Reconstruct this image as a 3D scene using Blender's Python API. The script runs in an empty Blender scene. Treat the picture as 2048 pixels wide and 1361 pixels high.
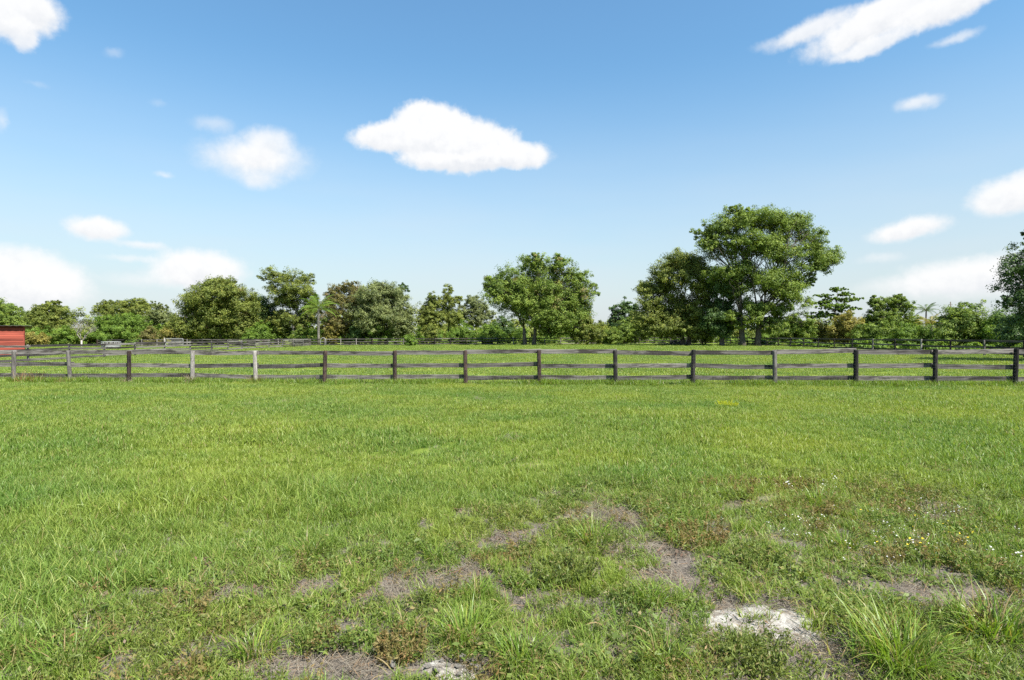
import bpy, math, random
import numpy as np
from mathutils import Vector, Matrix, Euler

R = math.radians
sc = bpy.context.scene
C = sc.collection

# ------------------------------------------------------------------ camera
CAM_H = 1.8          # eye height in metres
FPX = 1200.0         # focal length in photograph pixels (2048 wide)
cam_d = bpy.data.cameras.new('camera')
cam_d.sensor_width = 36.0
cam_d.lens = FPX / 2048 * 36
cam_d.clip_start = 0.05
cam_d.clip_end = 5000
cam_o = bpy.data.objects.new('camera', cam_d)
C.objects.link(cam_o)
ROLL = 0.0041
cam_o.matrix_world = (Matrix.Translation((0, 0, CAM_H)) @ Matrix.Rotation(R(90) - 10.5 / FPX, 4, 'X')
                      @ Matrix.Rotation(-ROLL, 4, 'Z'))
sc.camera = cam_o

# ------------------------------------------------------------------ light
SUN_EL = R(54)
SUN_AZ = R(136)       # clockwise from +Y (north): to the right and a little behind the camera
sdir = Vector((math.cos(SUN_EL) * math.sin(SUN_AZ), math.cos(SUN_EL) * math.cos(SUN_AZ), math.sin(SUN_EL)))
sun_d = bpy.data.lights.new('sun', 'SUN')
sun_d.energy = 4.9
sun_d.angle = R(0.53)
sun_d.color = (1.0, 0.955, 0.88)
sun_o = bpy.data.objects.new('sun', sun_d)
C.objects.link(sun_o)
sun_o.rotation_euler = sdir.to_track_quat('Z', 'Y').to_euler()

sc.view_settings.view_transform = 'Standard'
sc.view_settings.look = 'None'
sc.view_settings.gamma = 1.0
sc.view_settings.exposure = 1.38
sc.render.engine = 'CYCLES'
cy = sc.cycles
cy.max_bounces = 6
cy.diffuse_bounces = 3
cy.glossy_bounces = 2
cy.transmission_bounces = 4
cy.transparent_max_bounces = 6
cy.use_denoising = False
cy.use_adaptive_sampling = False
cy.sample_clamp_indirect = 6.0
cy.caustics_reflective = False
cy.caustics_refractive = False

# ------------------------------------------------------------------ node helper
class NT:
    def __init__(self, tree):
        self.t = tree
    def n(self, typ, **kw):
        node = self.t.nodes.new(typ)
        for k, v in kw.items():
            setattr(node, k, v)
        return node
    def link(self, a, b):
        self.t.links.new(a, b)
    def _set(self, sock, v):
        if hasattr(v, 'is_output') or isinstance(v, bpy.types.NodeSocket):
            self.t.links.new(v, sock)
        else:
            sock.default_value = v
    def math(self, op, a, b=0.0, c=0.0, clamp=False):
        m = self.n('ShaderNodeMath', operation=op, use_clamp=clamp)
        self._set(m.inputs[0], a); self._set(m.inputs[1], b); self._set(m.inputs[2], c)
        return m.outputs[0]
    def vmath(self, op, a, b=(0, 0, 0)):
        m = self.n('ShaderNodeVectorMath', operation=op)
        self._set(m.inputs[0], a)
        if op == 'SCALE':
            self._set(m.inputs['Scale'], b)
        else:
            self._set(m.inputs[1], b)
        return m.outputs['Value'] if op == 'LENGTH' else m.outputs[0]
    def mix(self, f, a, b, blend='MIX'):
        m = self.n('ShaderNodeMix', data_type='RGBA', blend_type=blend)
        self._set(m.inputs[0], f)
        self._set(m.inputs[6], a if not isinstance(a, tuple) else tuple(a) + (1,) * (4 - len(a)))
        self._set(m.inputs[7], b if not isinstance(b, tuple) else tuple(b) + (1,) * (4 - len(b)))
        return m.outputs[2]
    def noise(self, vec, scale, detail=3.0, rough=0.55, dist=0.0, color=False):
        m = self.n('ShaderNodeTexNoise')
        if vec is not None:
            self.link(vec, m.inputs['Vector'])
        m.inputs['Scale'].default_value = scale
        m.inputs['Detail'].default_value = detail
        m.inputs['Roughness'].default_value = rough
        m.inputs['Distortion'].default_value = dist
        return m.outputs['Color' if color else 'Fac']
    def smooth(self, v, a, b, lo=0.0, hi=1.0):
        m = self.n('ShaderNodeMapRange', interpolation_type='SMOOTHSTEP')
        self._set(m.inputs['Value'], v)
        m.inputs['From Min'].default_value = a; m.inputs['From Max'].default_value = b
        m.inputs['To Min'].default_value = lo; m.inputs['To Max'].default_value = hi
        return m.outputs[0]
    def scale_vec(self, v, s):
        return self.vmath('MULTIPLY', v, s)

def new_mat(name):
    m = bpy.data.materials.new(name)
    m.use_nodes = True
    m.node_tree.nodes.clear()
    nt = NT(m.node_tree)
    out = nt.n('ShaderNodeOutputMaterial')
    return m, nt, out

# ------------------------------------------------------------------ sky with clouds
w = bpy.data.worlds.new('World')
sc.world = w
w.cycles.sampling_method = 'MANUAL'
w.cycles.sample_map_resolution = 256
w.use_nodes = True
w.node_tree.nodes.clear()
nt = NT(w.node_tree)
wout = nt.n('ShaderNodeOutputWorld')
sky = nt.n('ShaderNodeTexSky', sky_type='NISHITA')
sky.sun_disc = False
sky.sun_elevation = SUN_EL
sky.sun_rotation = SUN_AZ
sky.altitude = 0
sky.air_density = 1.5
sky.dust_density = 1.0
sky.ozone_density = 6.0
bg = nt.n('ShaderNodeBackground')
bg.inputs['Strength'].default_value = 0.068
tc = nt.n('ShaderNodeTexCoord')
sep = nt.n('ShaderNodeSeparateXYZ')
nt.link(tc.outputs['Generated'], sep.inputs[0])
az = nt.math('MULTIPLY', nt.math('ARCTAN2', sep.outputs[0], sep.outputs[1]), 180 / math.pi)
wrap = nt.n('ShaderNodeMath', operation='WRAP')
nt.link(az, wrap.inputs[0]); wrap.inputs[1].default_value = 48; wrap.inputs[2].default_value = -48
azw = wrap.outputs[0]
el = nt.math('MULTIPLY', nt.math('ARCSINE', sep.outputs[2]), 180 / math.pi)
comb = nt.n('ShaderNodeCombineXYZ')
nt.link(azw, comb.inputs[0]); nt.link(el, comb.inputs[1])
base_p = comb.outputs[0]
n1 = nt.noise(base_p, 0.30, 4, 0.55, color=True)
n2 = nt.noise(base_p, 1.3, 4, 0.6, color=True)
off = nt.vmath('ADD', nt.scale_vec(nt.vmath('SUBTRACT', n1, (0.5, 0.5, 0.5)), (1.6, .9, 0)),
               nt.scale_vec(nt.vmath('SUBTRACT', n2, (0.5, 0.5, 0.5)), (0.6, 0.5, 0)))
warp = nt.vmath('ADD', base_p, off)
puff = nt.math('SUBTRACT', nt.noise(base_p, 0.9, 6, 0.6), 0.5)

# one cloud lobe: an ellipse in azimuth and elevation
cg = bpy.data.node_groups.new('cloud_lobe', 'ShaderNodeTree')
for nm, st in (('P', 'NodeSocketVector'), ('Loc', 'NodeSocketVector'), ('Rot', 'NodeSocketVector'), ('Scale', 'NodeSocketVector'),
               ('Opacity', 'NodeSocketFloat'), ('Soft', 'NodeSocketFloat'), ('Puff', 'NodeSocketFloat'), ('Prev', 'NodeSocketFloat')):
    cg.interface.new_socket(nm, in_out='INPUT', socket_type=st)
cg.interface.new_socket('PrevLit', in_out='INPUT', socket_type='NodeSocketFloat')
cg.interface.new_socket('Alpha', in_out='OUTPUT', socket_type='NodeSocketFloat')
cg.interface.new_socket('Lit', in_out='OUTPUT', socket_type='NodeSocketFloat')
gt = NT(cg)
gi = gt.n('NodeGroupInput'); go = gt.n('NodeGroupOutput')
mp = gt.n('ShaderNodeMapping', vector_type='TEXTURE')
gt.link(gi.outputs['P'], mp.inputs['Vector']); gt.link(gi.outputs['Loc'], mp.inputs['Location'])
gt.link(gi.outputs['Rot'], mp.inputs['Rotation']); gt.link(gi.outputs['Scale'], mp.inputs['Scale'])
d = gt.math('SUBTRACT', 1.0, gt.vmath('LENGTH', mp.outputs[0]))
d = gt.math('ADD', d, gt.math('MULTIPLY', gi.outputs['Puff'], 0.36))
mr = gt.n('ShaderNodeMapRange', interpolation_type='SMOOTHSTEP')
gt.link(d, mr.inputs['Value']); mr.inputs['From Min'].default_value = 0.0
gt.link(gi.outputs['Soft'], mr.inputs['From Max'])
a = gt.math('MULTIPLY', mr.outputs[0], gi.outputs['Opacity'])
sy = gt.n('ShaderNodeSeparateXYZ'); gt.link(mp.outputs[0], sy.inputs[0])
loc_y = gt.math('ADD', sy.outputs[1], gt.math('MULTIPLY', gi.outputs['Puff'], 1.6))
lit = gt.math('ADD', gi.outputs['PrevLit'], gt.math('MULTIPLY', gt.math('SUBTRACT', loc_y, gi.outputs['PrevLit']), gt.math('MULTIPLY', a, .7)))
gt.link(lit, go.inputs['Lit'])
# screen union keeps the lobes of one cloud together without hard seams
a = gt.math('SUBTRACT', 1.0, gt.math('MULTIPLY', gt.math('SUBTRACT', 1.0, a), gt.math('SUBTRACT', 1.0, gi.outputs['Prev'])))
gt.link(a, go.inputs['Alpha'])

def px_dir(px, py):
    v = Vector(((px - 1024) / FPX, 1.0, (670 - ROLL * (px - 1024) - py) / FPX)).normalized()
    return math.degrees(math.atan2(v.x, v.y)), math.degrees(math.asin(v.z))

# (x, y, half width, half height, tilt, opacity, softness) read off the photograph, turned into angles of the sky
LOBES = [
    # big flat-based cloud in the middle
    (865, 252, 82, 50, 0, 1, .35), (800, 276, 98, 36, 4, 1, .35), (905, 290, 130, 60, 0, 1, .35), (960, 296, 90, 48, 0, 1, .35),
    (1035, 312, 74, 28, 0, 1, .4), (890, 325, 90, 20, 0, .9, .5), (985, 322, 105, 20, 0, 1, .5),
    # soft one left of it
    (515, 318, 120, 52, 0, 1, .8), (540, 285, 60, 34, 0, .8, .8), (520, 360, 56, 24, 0, .7, .9), (430, 250, 50, 18, 0, .4, 1),
    # top left
    (40, 20, 100, 62, 8, 1, .4), (45, 70, 42, 36, 0, .9, .5), (-40, 20, 90, 60, 0, 1, .4),
    # top right streaky bank
    (1760, 40, 190, 50, 14, 1, .5), (1900, 15, 150, 36, 10, 1, .5), (1620, 62, 110, 26, 12, .9, .7), (1740, 96, 110, 20, 8, .9, .6),
    (1525, 94, 30, 14, 10, .35, 1), (1915, 78, 62, 15, 4, .6, .9),
    # small ones
    (1836, 208, 52, 20, 0, .75, .9), (15, 245, 16, 30, 0, .45, 1), (232, 110, 30, 14, 10, .25, 1), (330, 352, 28, 9, 0, .5, 1),
    (318, 204, 26, 10, 0, .15, 1), (80, 172, 32, 8, 0, .15, 1),
    # right
    (2005, 395, 85, 42, 0, .95, .55), (2060, 380, 70, 44, 0, .95, .55), (1812, 460, 98, 26, 9, 1, .6),
    (1930, 558, 190, 48, 3, .95, .6), (2030, 545, 120, 50, 0, .95, .6), (1790, 575, 130, 26, 3, .5, 1), (1765, 518, 60, 13, 0, .4, 1),
    # left
    (192, 457, 70, 29, 0, 1, .55), (290, 492, 70, 11, -4, .7, .9), (262, 519, 62, 10, 0, .55, 1),
    (400, 542, 108, 46, 0, 1, .5), (300, 560, 110, 18, 0, .5, 1),
    (60, 562, 134, 66, 0, 1, .5), (30, 510, 80, 28, 0, .7, .8), (-40, 560, 110, 62, 0, 1, .5), (100, 590, 120, 40, 0, .7, .9),
]
prev = None
for (x, y, rw, rh, tilt, op, soft) in LOBES:
    a0, e0 = px_dir(x, y)
    a1, e1 = px_dir(x + rw, y); a2, e2 = px_dir(x, y - rh)
    g = nt.n('ShaderNodeGroup'); g.node_tree = cg
    nt.link(warp, g.inputs['P'])
    g.inputs['Loc'].default_value = (a0, e0, 0)
    g.inputs['Rot'].default_value = (0, 0, R(tilt))
    g.inputs['Scale'].default_value = (abs(a1 - a0) * 1.12, abs(e2 - e0) * 1.12, 1)
    g.inputs['Opacity'].default_value = op
    g.inputs['Soft'].default_value = soft
    nt.link(puff, g.inputs['Puff'])
    if prev is None:
        g.inputs['Prev'].default_value = 0; g.inputs['PrevLit'].default_value = 0
    else:
        nt.link(prev, g.inputs['Prev']); nt.link(plit, g.inputs['PrevLit'])
    prev = g.outputs[0]; plit = g.outputs[1]
CLOUD = 5.75
ccol = nt.mix(nt.smooth(plit, -.85, .25), (CLOUD * .80, CLOUD * .825, CLOUD * .87), (CLOUD, CLOUD, CLOUD))  # shaded grey undersides and bright tops painted into the cloud colour
# haze painted into the sky colour low over the horizon, all round
veil = nt.math('MULTIPLY', nt.smooth(el, -1.0, 25.0, 1.0, 0.0), nt.math('ADD', .55, nt.math('MULTIPLY', nt.noise(nt.scale_vec(tc.outputs['Generated'], (1, 1, 5)), 3.0, 3), .4)))
blue = nt.mix(1.0, sky.outputs[0], (.78, 1.01, 1.05), 'MULTIPLY')
hazy = nt.mix(veil, blue, (CLOUD * .76, CLOUD * .80, CLOUD * .87))
skymix = nt.mix(nt.math('MULTIPLY', prev, 0.97), hazy, ccol)
nt.link(skymix, bg.inputs['Color'])
nt.link(bg.outputs[0], wout.inputs['Surface'])

# ------------------------------------------------------------------ small library
def hy(px):
    return 670 - ROLL * (px - 1024)
def gx(px, Y):                       # world X of a photograph column at depth Y
    return (px - 1024) / FPX * Y
def gz(px, py, Y):                   # world height of a photograph point at depth Y
    return CAM_H + (hy(px) - py) / FPX * Y
def gp(px, py):                      # ground point under a photograph point
    Y = CAM_H * FPX / (py - hy(px))
    return gx(px, Y), Y

def fast_mesh(name, V, polys, tint=None, smooth=False):
    """V: (n,3); polys: list of (k,m) int arrays, m corners each"""
    me = bpy.data.meshes.new(name)
    V = np.ascontiguousarray(V, np.float32)
    polys = [np.asarray(p, np.int32) for p in polys if len(p)]
    loops = np.concatenate([p.ravel() for p in polys])
    tot = np.concatenate([np.full(len(p), p.shape[1], np.int32) for p in polys])
    start = np.concatenate([[0], np.cumsum(tot)[:-1]]).astype(np.int32)
    me.vertices.add(len(V)); me.vertices.foreach_set('co', V.ravel())
    me.loops.add(len(loops)); me.loops.foreach_set('vertex_index', loops)
    me.polygons.add(len(tot)); me.polygons.foreach_set('loop_start', start)
    me.polygons.foreach_set('loop_total', tot)
    me.polygons.foreach_set('use_smooth', np.full(len(tot), bool(smooth)))
    if tint is not None:
        at = me.attributes.new('tint', 'FLOAT_COLOR', 'POINT')
        t4 = np.ones((len(V), 4), np.float32); t4[:, :tint.shape[1]] = tint
        at.data.foreach_set('color', t4.ravel())
    me.update(calc_edges=True)
    return me

def obj(name, me, mat=None, parent=None, loc=(0, 0, 0), rot=(0, 0, 0), scale=(1, 1, 1), kind=None):
    o = bpy.data.objects.new(name, me)
    C.objects.link(o)
    if mat is not None and me is not None and len(me.materials) == 0:
        me.materials.append(mat)
    o.location = loc; o.rotation_euler = rot; o.scale = scale
    if parent is not None:
        o.parent = parent
    if kind:
        o['kind'] = kind
    return o

def tag(o, label, cat, group=None):
    o['label'] = label; o['category'] = cat
    if group:
        o['group'] = group
    return o

def thing(name, label, cat, loc=(0, 0, 0), group=None, rz=0):
    o = bpy.data.objects.new(name, None)
    C.objects.link(o)
    o.empty_display_size = 0.3
    o.location = loc; o.rotation_euler = (0, 0, rz)
    return tag(o, label, cat, group)

class Acc:
    """collects geometry for one mesh"""
    def __init__(self):
        self.V = []; self.P = {}; self.T = []; self.n = 0
    def add(self, V, F, tint=None):
        V = np.asarray(V, float)
        if tint is None:
            tint = np.full((len(V), 3), .5)
        tint = np.asarray(tint, float)
        if tint.ndim == 1:
            tint = np.tile(tint, (len(V), 1))
        self.V.append(V); self.T.append(tint)
        for f in F:
            f = np.asarray(f)
            if len(f) == 0:
                continue
            self.P.setdefault(f.shape[1], []).append(f + self.n)
        self.n += len(V)
    def tube(self, path, rad, sides=6, cap=True, tint=None):
        path = [Vector(p) for p in path]
        V = []; k = len(path)
        up = Vector((0.31, 0.2, 0.93)).normalized()
        for i, p in enumerate(path):
            t = (path[min(i + 1, k - 1)] - path[max(i - 1, 0)]).normalized()
            a = t.cross(up)
            if a.length < 1e-3:
                a = t.cross(Vector((1, 0, 0)))
            a.normalize(); b = t.cross(a)
            for s in range(sides):
                th = 2 * math.pi * s / sides
                V.append(p + (a * math.cos(th) + b * math.sin(th)) * rad[i])
        Q = [(i * sides + s, i * sides + (s + 1) % sides, (i + 1) * sides + (s + 1) % sides, (i + 1) * sides + s)
             for i in range(k - 1) for s in range(sides)]
        F = [np.array(Q)]
        if cap:
            F.append(np.array([[(k - 1) * sides + s for s in range(sides)]]))
            F.append(np.array([[s for s in range(sides)][::-1]]))
        self.add([tuple(v) for v in V], F, tint)
    def box(self, lo, hi, tint=None):
        x0, y0, z0 = lo; x1, y1, z1 = hi
        V = [(x0, y0, z0), (x1, y0, z0), (x1, y1, z0), (x0, y1, z0), (x0, y0, z1), (x1, y0, z1), (x1, y1, z1), (x0, y1, z1)]
        F = np.array([(0, 3, 2, 1), (4, 5, 6, 7), (0, 1, 5, 4), (1, 2, 6, 5), (2, 3, 7, 6), (3, 0, 4, 7)])
        self.add(V, [F], tint)
    def mesh(self, name, smooth=False):
        return fast_mesh(name, np.concatenate(self.V), [np.concatenate(v) for v in self.P.values()],
                         np.concatenate(self.T), smooth)

# value noise for terrain and planting masks
_rs = np.random.RandomState(7)
_tab = _rs.rand(256, 256)
def vnoise(x, y, s=1.0):
    x = np.asarray(x, float) * s + 500.3; y = np.asarray(y, float) * s + 500.7
    xi = np.floor(x).astype(int); yi = np.floor(y).astype(int)
    fx = x - xi; fy = y - yi
    fx = fx * fx * (3 - 2 * fx); fy = fy * fy * (3 - 2 * fy)
    t = lambda i, j: _tab[i % 256, j % 256]
    return (t(xi, yi) * (1 - fx) + t(xi + 1, yi) * fx) * (1 - fy) + (t(xi, yi + 1) * (1 - fx) + t(xi + 1, yi + 1) * fx) * fy
def fbm(x, y, s=1.0, o=4):
    v = 0; amp = .5; tot = 0
    for k in range(o):
        v = v + amp * vnoise(np.asarray(x) + 17 * k, np.asarray(y) - 31 * k, s * 2 ** k); tot += amp; amp *= .5
    return v / tot
def height(x, y):
    x = np.asarray(x, float); y = np.asarray(y, float)
    near = np.clip((18 - y) / 14, 0, 1)
    h = (fbm(x, y, .45) - .5) * .10 * near + (fbm(x, y, 2.1, 3) - .5) * .05 * near
    return h + (fbm(x, y, .05, 2) - .5) * .05 * np.clip((90 - np.abs(y)) / 60, 0, 1)

# ------------------------------------------------------------------ planting masks (ground metres)
def ell(x, y, px, py, rw, rh, p=1.0):
    cx, cy = gp(px, py)
    x1, _ = gp(px + rw, py)
    _, y1 = gp(px, py - rh)
    return np.sqrt(((x - cx) / (x1 - cx)) ** 2 + ((y - cy) / (y1 - cy)) ** 2)

BARE = [(1200, 1035, 80, 28), (1245, 1062, 70, 28), (1300, 1105, 95, 42), (1365, 1150, 80, 40), (1475, 1015, 60, 14), (860, 1160, 110, 28), (775, 1195, 70, 26),
        (325, 1190, 48, 18), (560, 1338, 200, 30), (290, 1272, 56, 18), (1660, 1322, 120, 56), (1905, 1045, 70, 14),
        (1870, 1025, 60, 12), (1990, 1235, 60, 30), (1520, 1240, 135, 38), (890, 1345, 76, 26), (1020, 1085, 60, 20),
        (480, 1192, 60, 16), (640, 1182, 60, 18), (1240, 1322, 60, 22), (1850, 1200, 110, 22), (1150, 990, 50, 12), (1760, 1180, 80, 18),
        (700, 1262, 80, 26), (1420, 1190, 60, 20)]
def bare(x, y):
    b = np.zeros(np.shape(x))
    wob = (fbm(x, y, 3.0, 3) - .5) * 1.5
    for e in BARE:
        b = np.maximum(b, np.clip((1.36 - ell(x, y, *e) + wob) * 1.4, 0, 1))
    return np.maximum(b, .93 * np.clip((1.12 - ell(x, y, 1512, 1243, 130, 36) + wob * .25) * 4, 0, 1))
def rough_zone(x, y):
    """1 where the sward is thin and weedy (front and right), 0 in the closed sward"""
    # border line in photograph columns, as depth along each bearing
    px = np.clip(np.asarray(x) / np.maximum(y, .1) * FPX + 1024, -600, 2700)
    brd = np.interp(px, [-600, 0, 250, 700, 1000, 1200, 1500, 2048, 2700], [1400, 1350, 1180, 1110, 1030, 965, 950, 985, 1000])
    yb = CAM_H * FPX / (brd - 670)
    return np.clip((yb - y) / (0.16 * yb) + .5 + (fbm(x, y, 1.2, 3) - .5) * 1.6, 0, 1)

# ------------------------------------------------------------------ materials
def bsdf(nt, col, rough=0.8, spec=0.2, bump=None, bstr=0.3, bdist=0.02):
    b = nt.n('ShaderNodeBsdfPrincipled')
    nt._set(b.inputs['Base Color'], col if not isinstance(col, tuple) else tuple(col) + (1,))
    nt._set(b.inputs['Roughness'], rough)
    b.inputs['Specular IOR Level'].default_value = spec
    if bump is not None:
        bm = nt.n('ShaderNodeBump')
        bm.inputs['Strength'].default_value = bstr
        bm.inputs['Distance'].default_value = bdist
        nt.link(bump, bm.inputs['Height'])
        nt.link(bm.outputs[0], b.inputs['Normal'])
    return b

def leaf_mat(name, dark, light, odd, trans=0.35, rough=0.5, spec=0.25, patch=0.0, patchcol=(.2, .2, .04), dry=(.30, .22, .11)):
    """tint.r picks between dark and light, tint.g above .9 picks the odd colour, tint.b blends to dry"""
    m, nt, out = new_mat(name)
    at = nt.n('ShaderNodeAttribute'); at.attribute_name = 'tint'
    s = nt.n('ShaderNodeSeparateColor'); nt.link(at.outputs['Color'], s.inputs[0])
    c = nt.mix(s.outputs[0], dark, light)
    c = nt.mix(nt.smooth(s.outputs[1], .8, 1.0), c, odd)
    if patch > 0:
        g = nt.n('ShaderNodeNewGeometry')
        P = g.outputs['Position']
        f = nt.smooth(nt.noise(P, .33, 4, .6), .38, .68, 0, patch)
        c = nt.mix(f, c, patchcol)
        lowf = nt.noise(nt.scale_vec(P, (1, 1.8, 0)), .21, 3, .55)
        c = nt.mix(nt.smooth(lowf, .48, .66, 0, .6), c, nt.mix(1.0, c, (.62, .80, .75), 'MULTIPLY'))
    c = nt.mix(s.outputs[2], c, dry)
    b = bsdf(nt, c, rough, spec)
    tr = nt.n('ShaderNodeBsdfTranslucent')
    tcol = nt.mix(1.0, c, (1.25, 1.25, .55), 'MULTIPLY')
    nt.link(tcol, tr.inputs['Color'])
    mx = nt.n('ShaderNodeMixShader'); mx.inputs[0].default_value = trans
    nt.link(b.outputs[0], mx.inputs[1]); nt.link(tr.outputs[0], mx.inputs[2])
    nt.link(mx.outputs[0], out.inputs['Surface'])
    return m

M = {}
M['grass'] = leaf_mat('grass_blades', (.068, .132, .019), (.232, .325, .062), (.33, .36, .10), .42, .45, .3, .62, (.27, .31, .045))
M['lush'] = leaf_mat('lush_grass', (.090, .160, .019), (.200, .300, .042), (.30, .34, .06), .42, .4, .35)
M['weed'] = leaf_mat('weed_leaves', (.075, .125, .022), (.160, .215, .045), (.22, .24, .06), .40, .5, .25, .4, (.17, .16, .05))
M['straw'] = leaf_mat('dead_grass', (.13, .112, .088), (.29, .255, .195), (.27, .17, .09), .2, .7, .15)
M['redweed'] = leaf_mat('reddish_weed', (.12, .11, .035), (.21, .17, .06), (.26, .14, .06), .35, .6, .2)
M['petal_white'] = leaf_mat('white_petals', (.55, .55, .52), (.70, .70, .67), (.62, .52, .56), .25, .6, .2)
M['petal_yellow'] = leaf_mat('yellow_petals', (.75, .55, .03), (.85, .68, .05), (.85, .6, .03), .25, .6, .2)
M['litter'] = leaf_mat('brown_litter', (.08, .055, .04), (.20, .15, .105), (.13, .075, .05), .15, .7, .15)
M['limeweed'] = leaf_mat('lime_weed', (.30, .36, .02), (.46, .48, .03), (.60, .56, .03), .4, .5, .2)
LM = {
    'mid':   leaf_mat('leaf_mid', (.062, .108, .018), (.200, .268, .046), (.30, .33, .065), .34, .55, .2),
    'olive': leaf_mat('leaf_olive', (.066, .094, .018), (.215, .248, .050), (.31, .29, .065), .32, .55, .2),
    'dark':  leaf_mat('leaf_dark', (.028, .062, .018), (.095, .155, .040), (.14, .20, .05), .28, .5, .25),
    'grey':  leaf_mat('leaf_greyish', (.072, .096, .032), (.215, .245, .086), (.29, .31, .12), .28, .5, .25),
    'bright': leaf_mat('leaf_bright', (.070, .125, .018), (.175, .265, .042), (.25, .30, .055), .40, .55, .2),
    'yellow': leaf_mat('leaf_yellowish', (.120, .115, .025), (.270, .240, .055), (.34, .23, .06), .34, .6, .2),
    'brown': leaf_mat('leaf_brownish', (.075, .076, .022), (.180, .170, .050), (.24, .15, .055), .30, .6, .2),
}

def ground_mat():
    m, nt, out = new_mat('pasture_ground')
    g = nt.n('ShaderNodeNewGeometry'); P = g.outputs['Position']
    s = nt.n('ShaderNodeSeparateXYZ'); nt.link(P, s.inputs[0])
    soil = nt.mix(nt.noise(P, 5.5, 6, .65), (.060, .050, .042), (.175, .150, .125))
    soil = nt.mix(nt.smooth(nt.noise(P, 38, 4, .7), .5, .75), soil, (.25, .225, .195))
    soil = nt.mix(nt.smooth(nt.noise(P, 1.1, 3, .6), .55, .75, 0, .7), soil, (.20, .17, .138))
    turf = nt.mix(nt.noise(P, 1.7, 6, .7), (.085, .130, .019), (.170, .222, .035))
    turf = nt.mix(nt.smooth(nt.noise(P, .12, 4, .6), .35, .7, 0, .6), turf, (.195, .225, .04))
    turf = nt.mix(nt.smooth(nt.noise(P, 9, 4, .7), .45, .8, 0, .5), turf, (.06, .085, .016))
    far = nt.smooth(nt.math('ADD', s.outputs[1], nt.math('MULTIPLY', nt.noise(P, .8, 3), 5.0)), 7.5, 11.5)
    c = nt.mix(far, soil, turf)
    b = bsdf(nt, c, .95, .1, nt.noise(P, 26, 6, .75), .8, .03)
    nt.link(b.outputs[0], out.inputs['Surface'])
    return m
M['ground'] = ground_mat()

def wood_mat(name, a, b_, c_, sx=(3.0, 26, 26)):
    m, nt, out = new_mat(name)
    tcn = nt.n('ShaderNodeTexCoord'); oi = nt.n('ShaderNodeObjectInfo')
    rnd = nt.n('ShaderNodeCombineXYZ')
    for k in range(3):
        nt.link(nt.math('MULTIPLY', oi.outputs['Random'], 37.0 + 11 * k), rnd.inputs[k])
    v = nt.vmath('ADD', nt.scale_vec(tcn.outputs['Object'], sx), rnd.outputs[0])
    grain = nt.noise(v, 1.0, 6, .7)
    blot = nt.noise(nt.vmath('ADD', nt.scale_vec(tcn.outputs['Object'], (sx[0] * .9, 5, 5)), rnd.outputs[0]), 1.0, 4, .65)
    c = nt.mix(nt.smooth(grain, .3, .7), a, b_)
    c = nt.mix(nt.smooth(blot, .46, .64, 0, .85), c, c_)
    c = nt.mix(1.0, c, nt.mix(oi.outputs['Random'], (.58, .57, .56), (1.3, 1.27, 1.24)), 'MULTIPLY')
    b = bsdf(nt, c, .85, .2, grain, .5, .006)
    nt.link(b.outputs[0], out.inputs['Surface'])
    return m
M['rail'] = wood_mat('weathered_rail', (.046, .041, .037), (.235, .220, .203), (.022, .018, .016))
M['rail_old'] = wood_mat('silvery_rail', (.085, .08, .078), (.215, .205, .195), (.05, .045, .042))
M['rail_dark'] = wood_mat('dark_rail', (.028, .025, .026), (.095, .085, .083), (.014, .012, .012))
M['post_grey'] = wood_mat('grey_post', (.125, .118, .11), (.29, .275, .258), (.09, .08, .072), (26, 26, 2.5))
M['post_brown'] = wood_mat('brown_post', (.024, .016, .013), (.066, .044, .036), (.011, .008, .007), (26, 26, 2.5))
M['post_black'] = wood_mat('black_post', (.006, .006, .006), (.026, .024, .023), (.055, .05, .046), (26, 26, 2.5))
M['bark'] = wood_mat('bark', (.050, .042, .034), (.165, .145, .120), (.030, .027, .020), (9, 9, 2))
M['bark_pale'] = wood_mat('pale_bark', (.22, .20, .175), (.40, .375, .34), (.14, .12, .10), (9, 9, 2))
def plain_mat(name, col, rough=.6, spec=.3, var=.25, scale=14.0, metal=0.0):
    m, nt, out = new_mat(name)
    tcn = nt.n('ShaderNodeTexCoord')
    n = nt.noise(tcn.outputs['Object'], scale, 5, .65)
    c = nt.mix(nt.smooth(n, .35, .75), tuple(x * (1 - var) for x in col), tuple(min(1, x * (1 + var * .5)) for x in col))
    b = bsdf(nt, c, rough, spec, n, .2, .004)
    b.inputs['Metallic'].default_value = metal
    nt.link(b.outputs[0], out.inputs['Surface'])
    return m
M['pipe'] = plain_mat('pale_pipe_paint', (.27, .27, .27), .45, .4, .15)
M['wire'] = plain_mat('galvanised_wire', (.16, .16, .16), .5, .5, .2)
M['red'] = wood_mat('red_painted_board', (.21, .046, .032), (.30, .075, .05), (.14, .034, .026), (2, 20, 20))
M['roof'] = plain_mat('dark_roof_sheet', (.055, .052, .052), .6, .3, .3, 3)
M['sand'] = None

def sand_mat():
    m, nt, out = new_mat('white_sand')
    tcn = nt.n('ShaderNodeTexCoord'); P = tcn.outputs['Object']
    n = nt.noise(P, 11, 6, .7)
    c = nt.mix(nt.smooth(n, .36, .60), (.17, .145, .115), (.40, .38, .34))
    c = nt.mix(nt.smooth(nt.noise(P, 24, 5, .75), .52, .66, 0, .8), c, (.15, .12, .095))
    b = bsdf(nt, c, .95, .1, nt.noise(P, 30, 6, .75), .9, .03)
    nt.link(b.outputs[0], out.inputs['Surface'])
    return m
M['sand'] = sand_mat()

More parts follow.
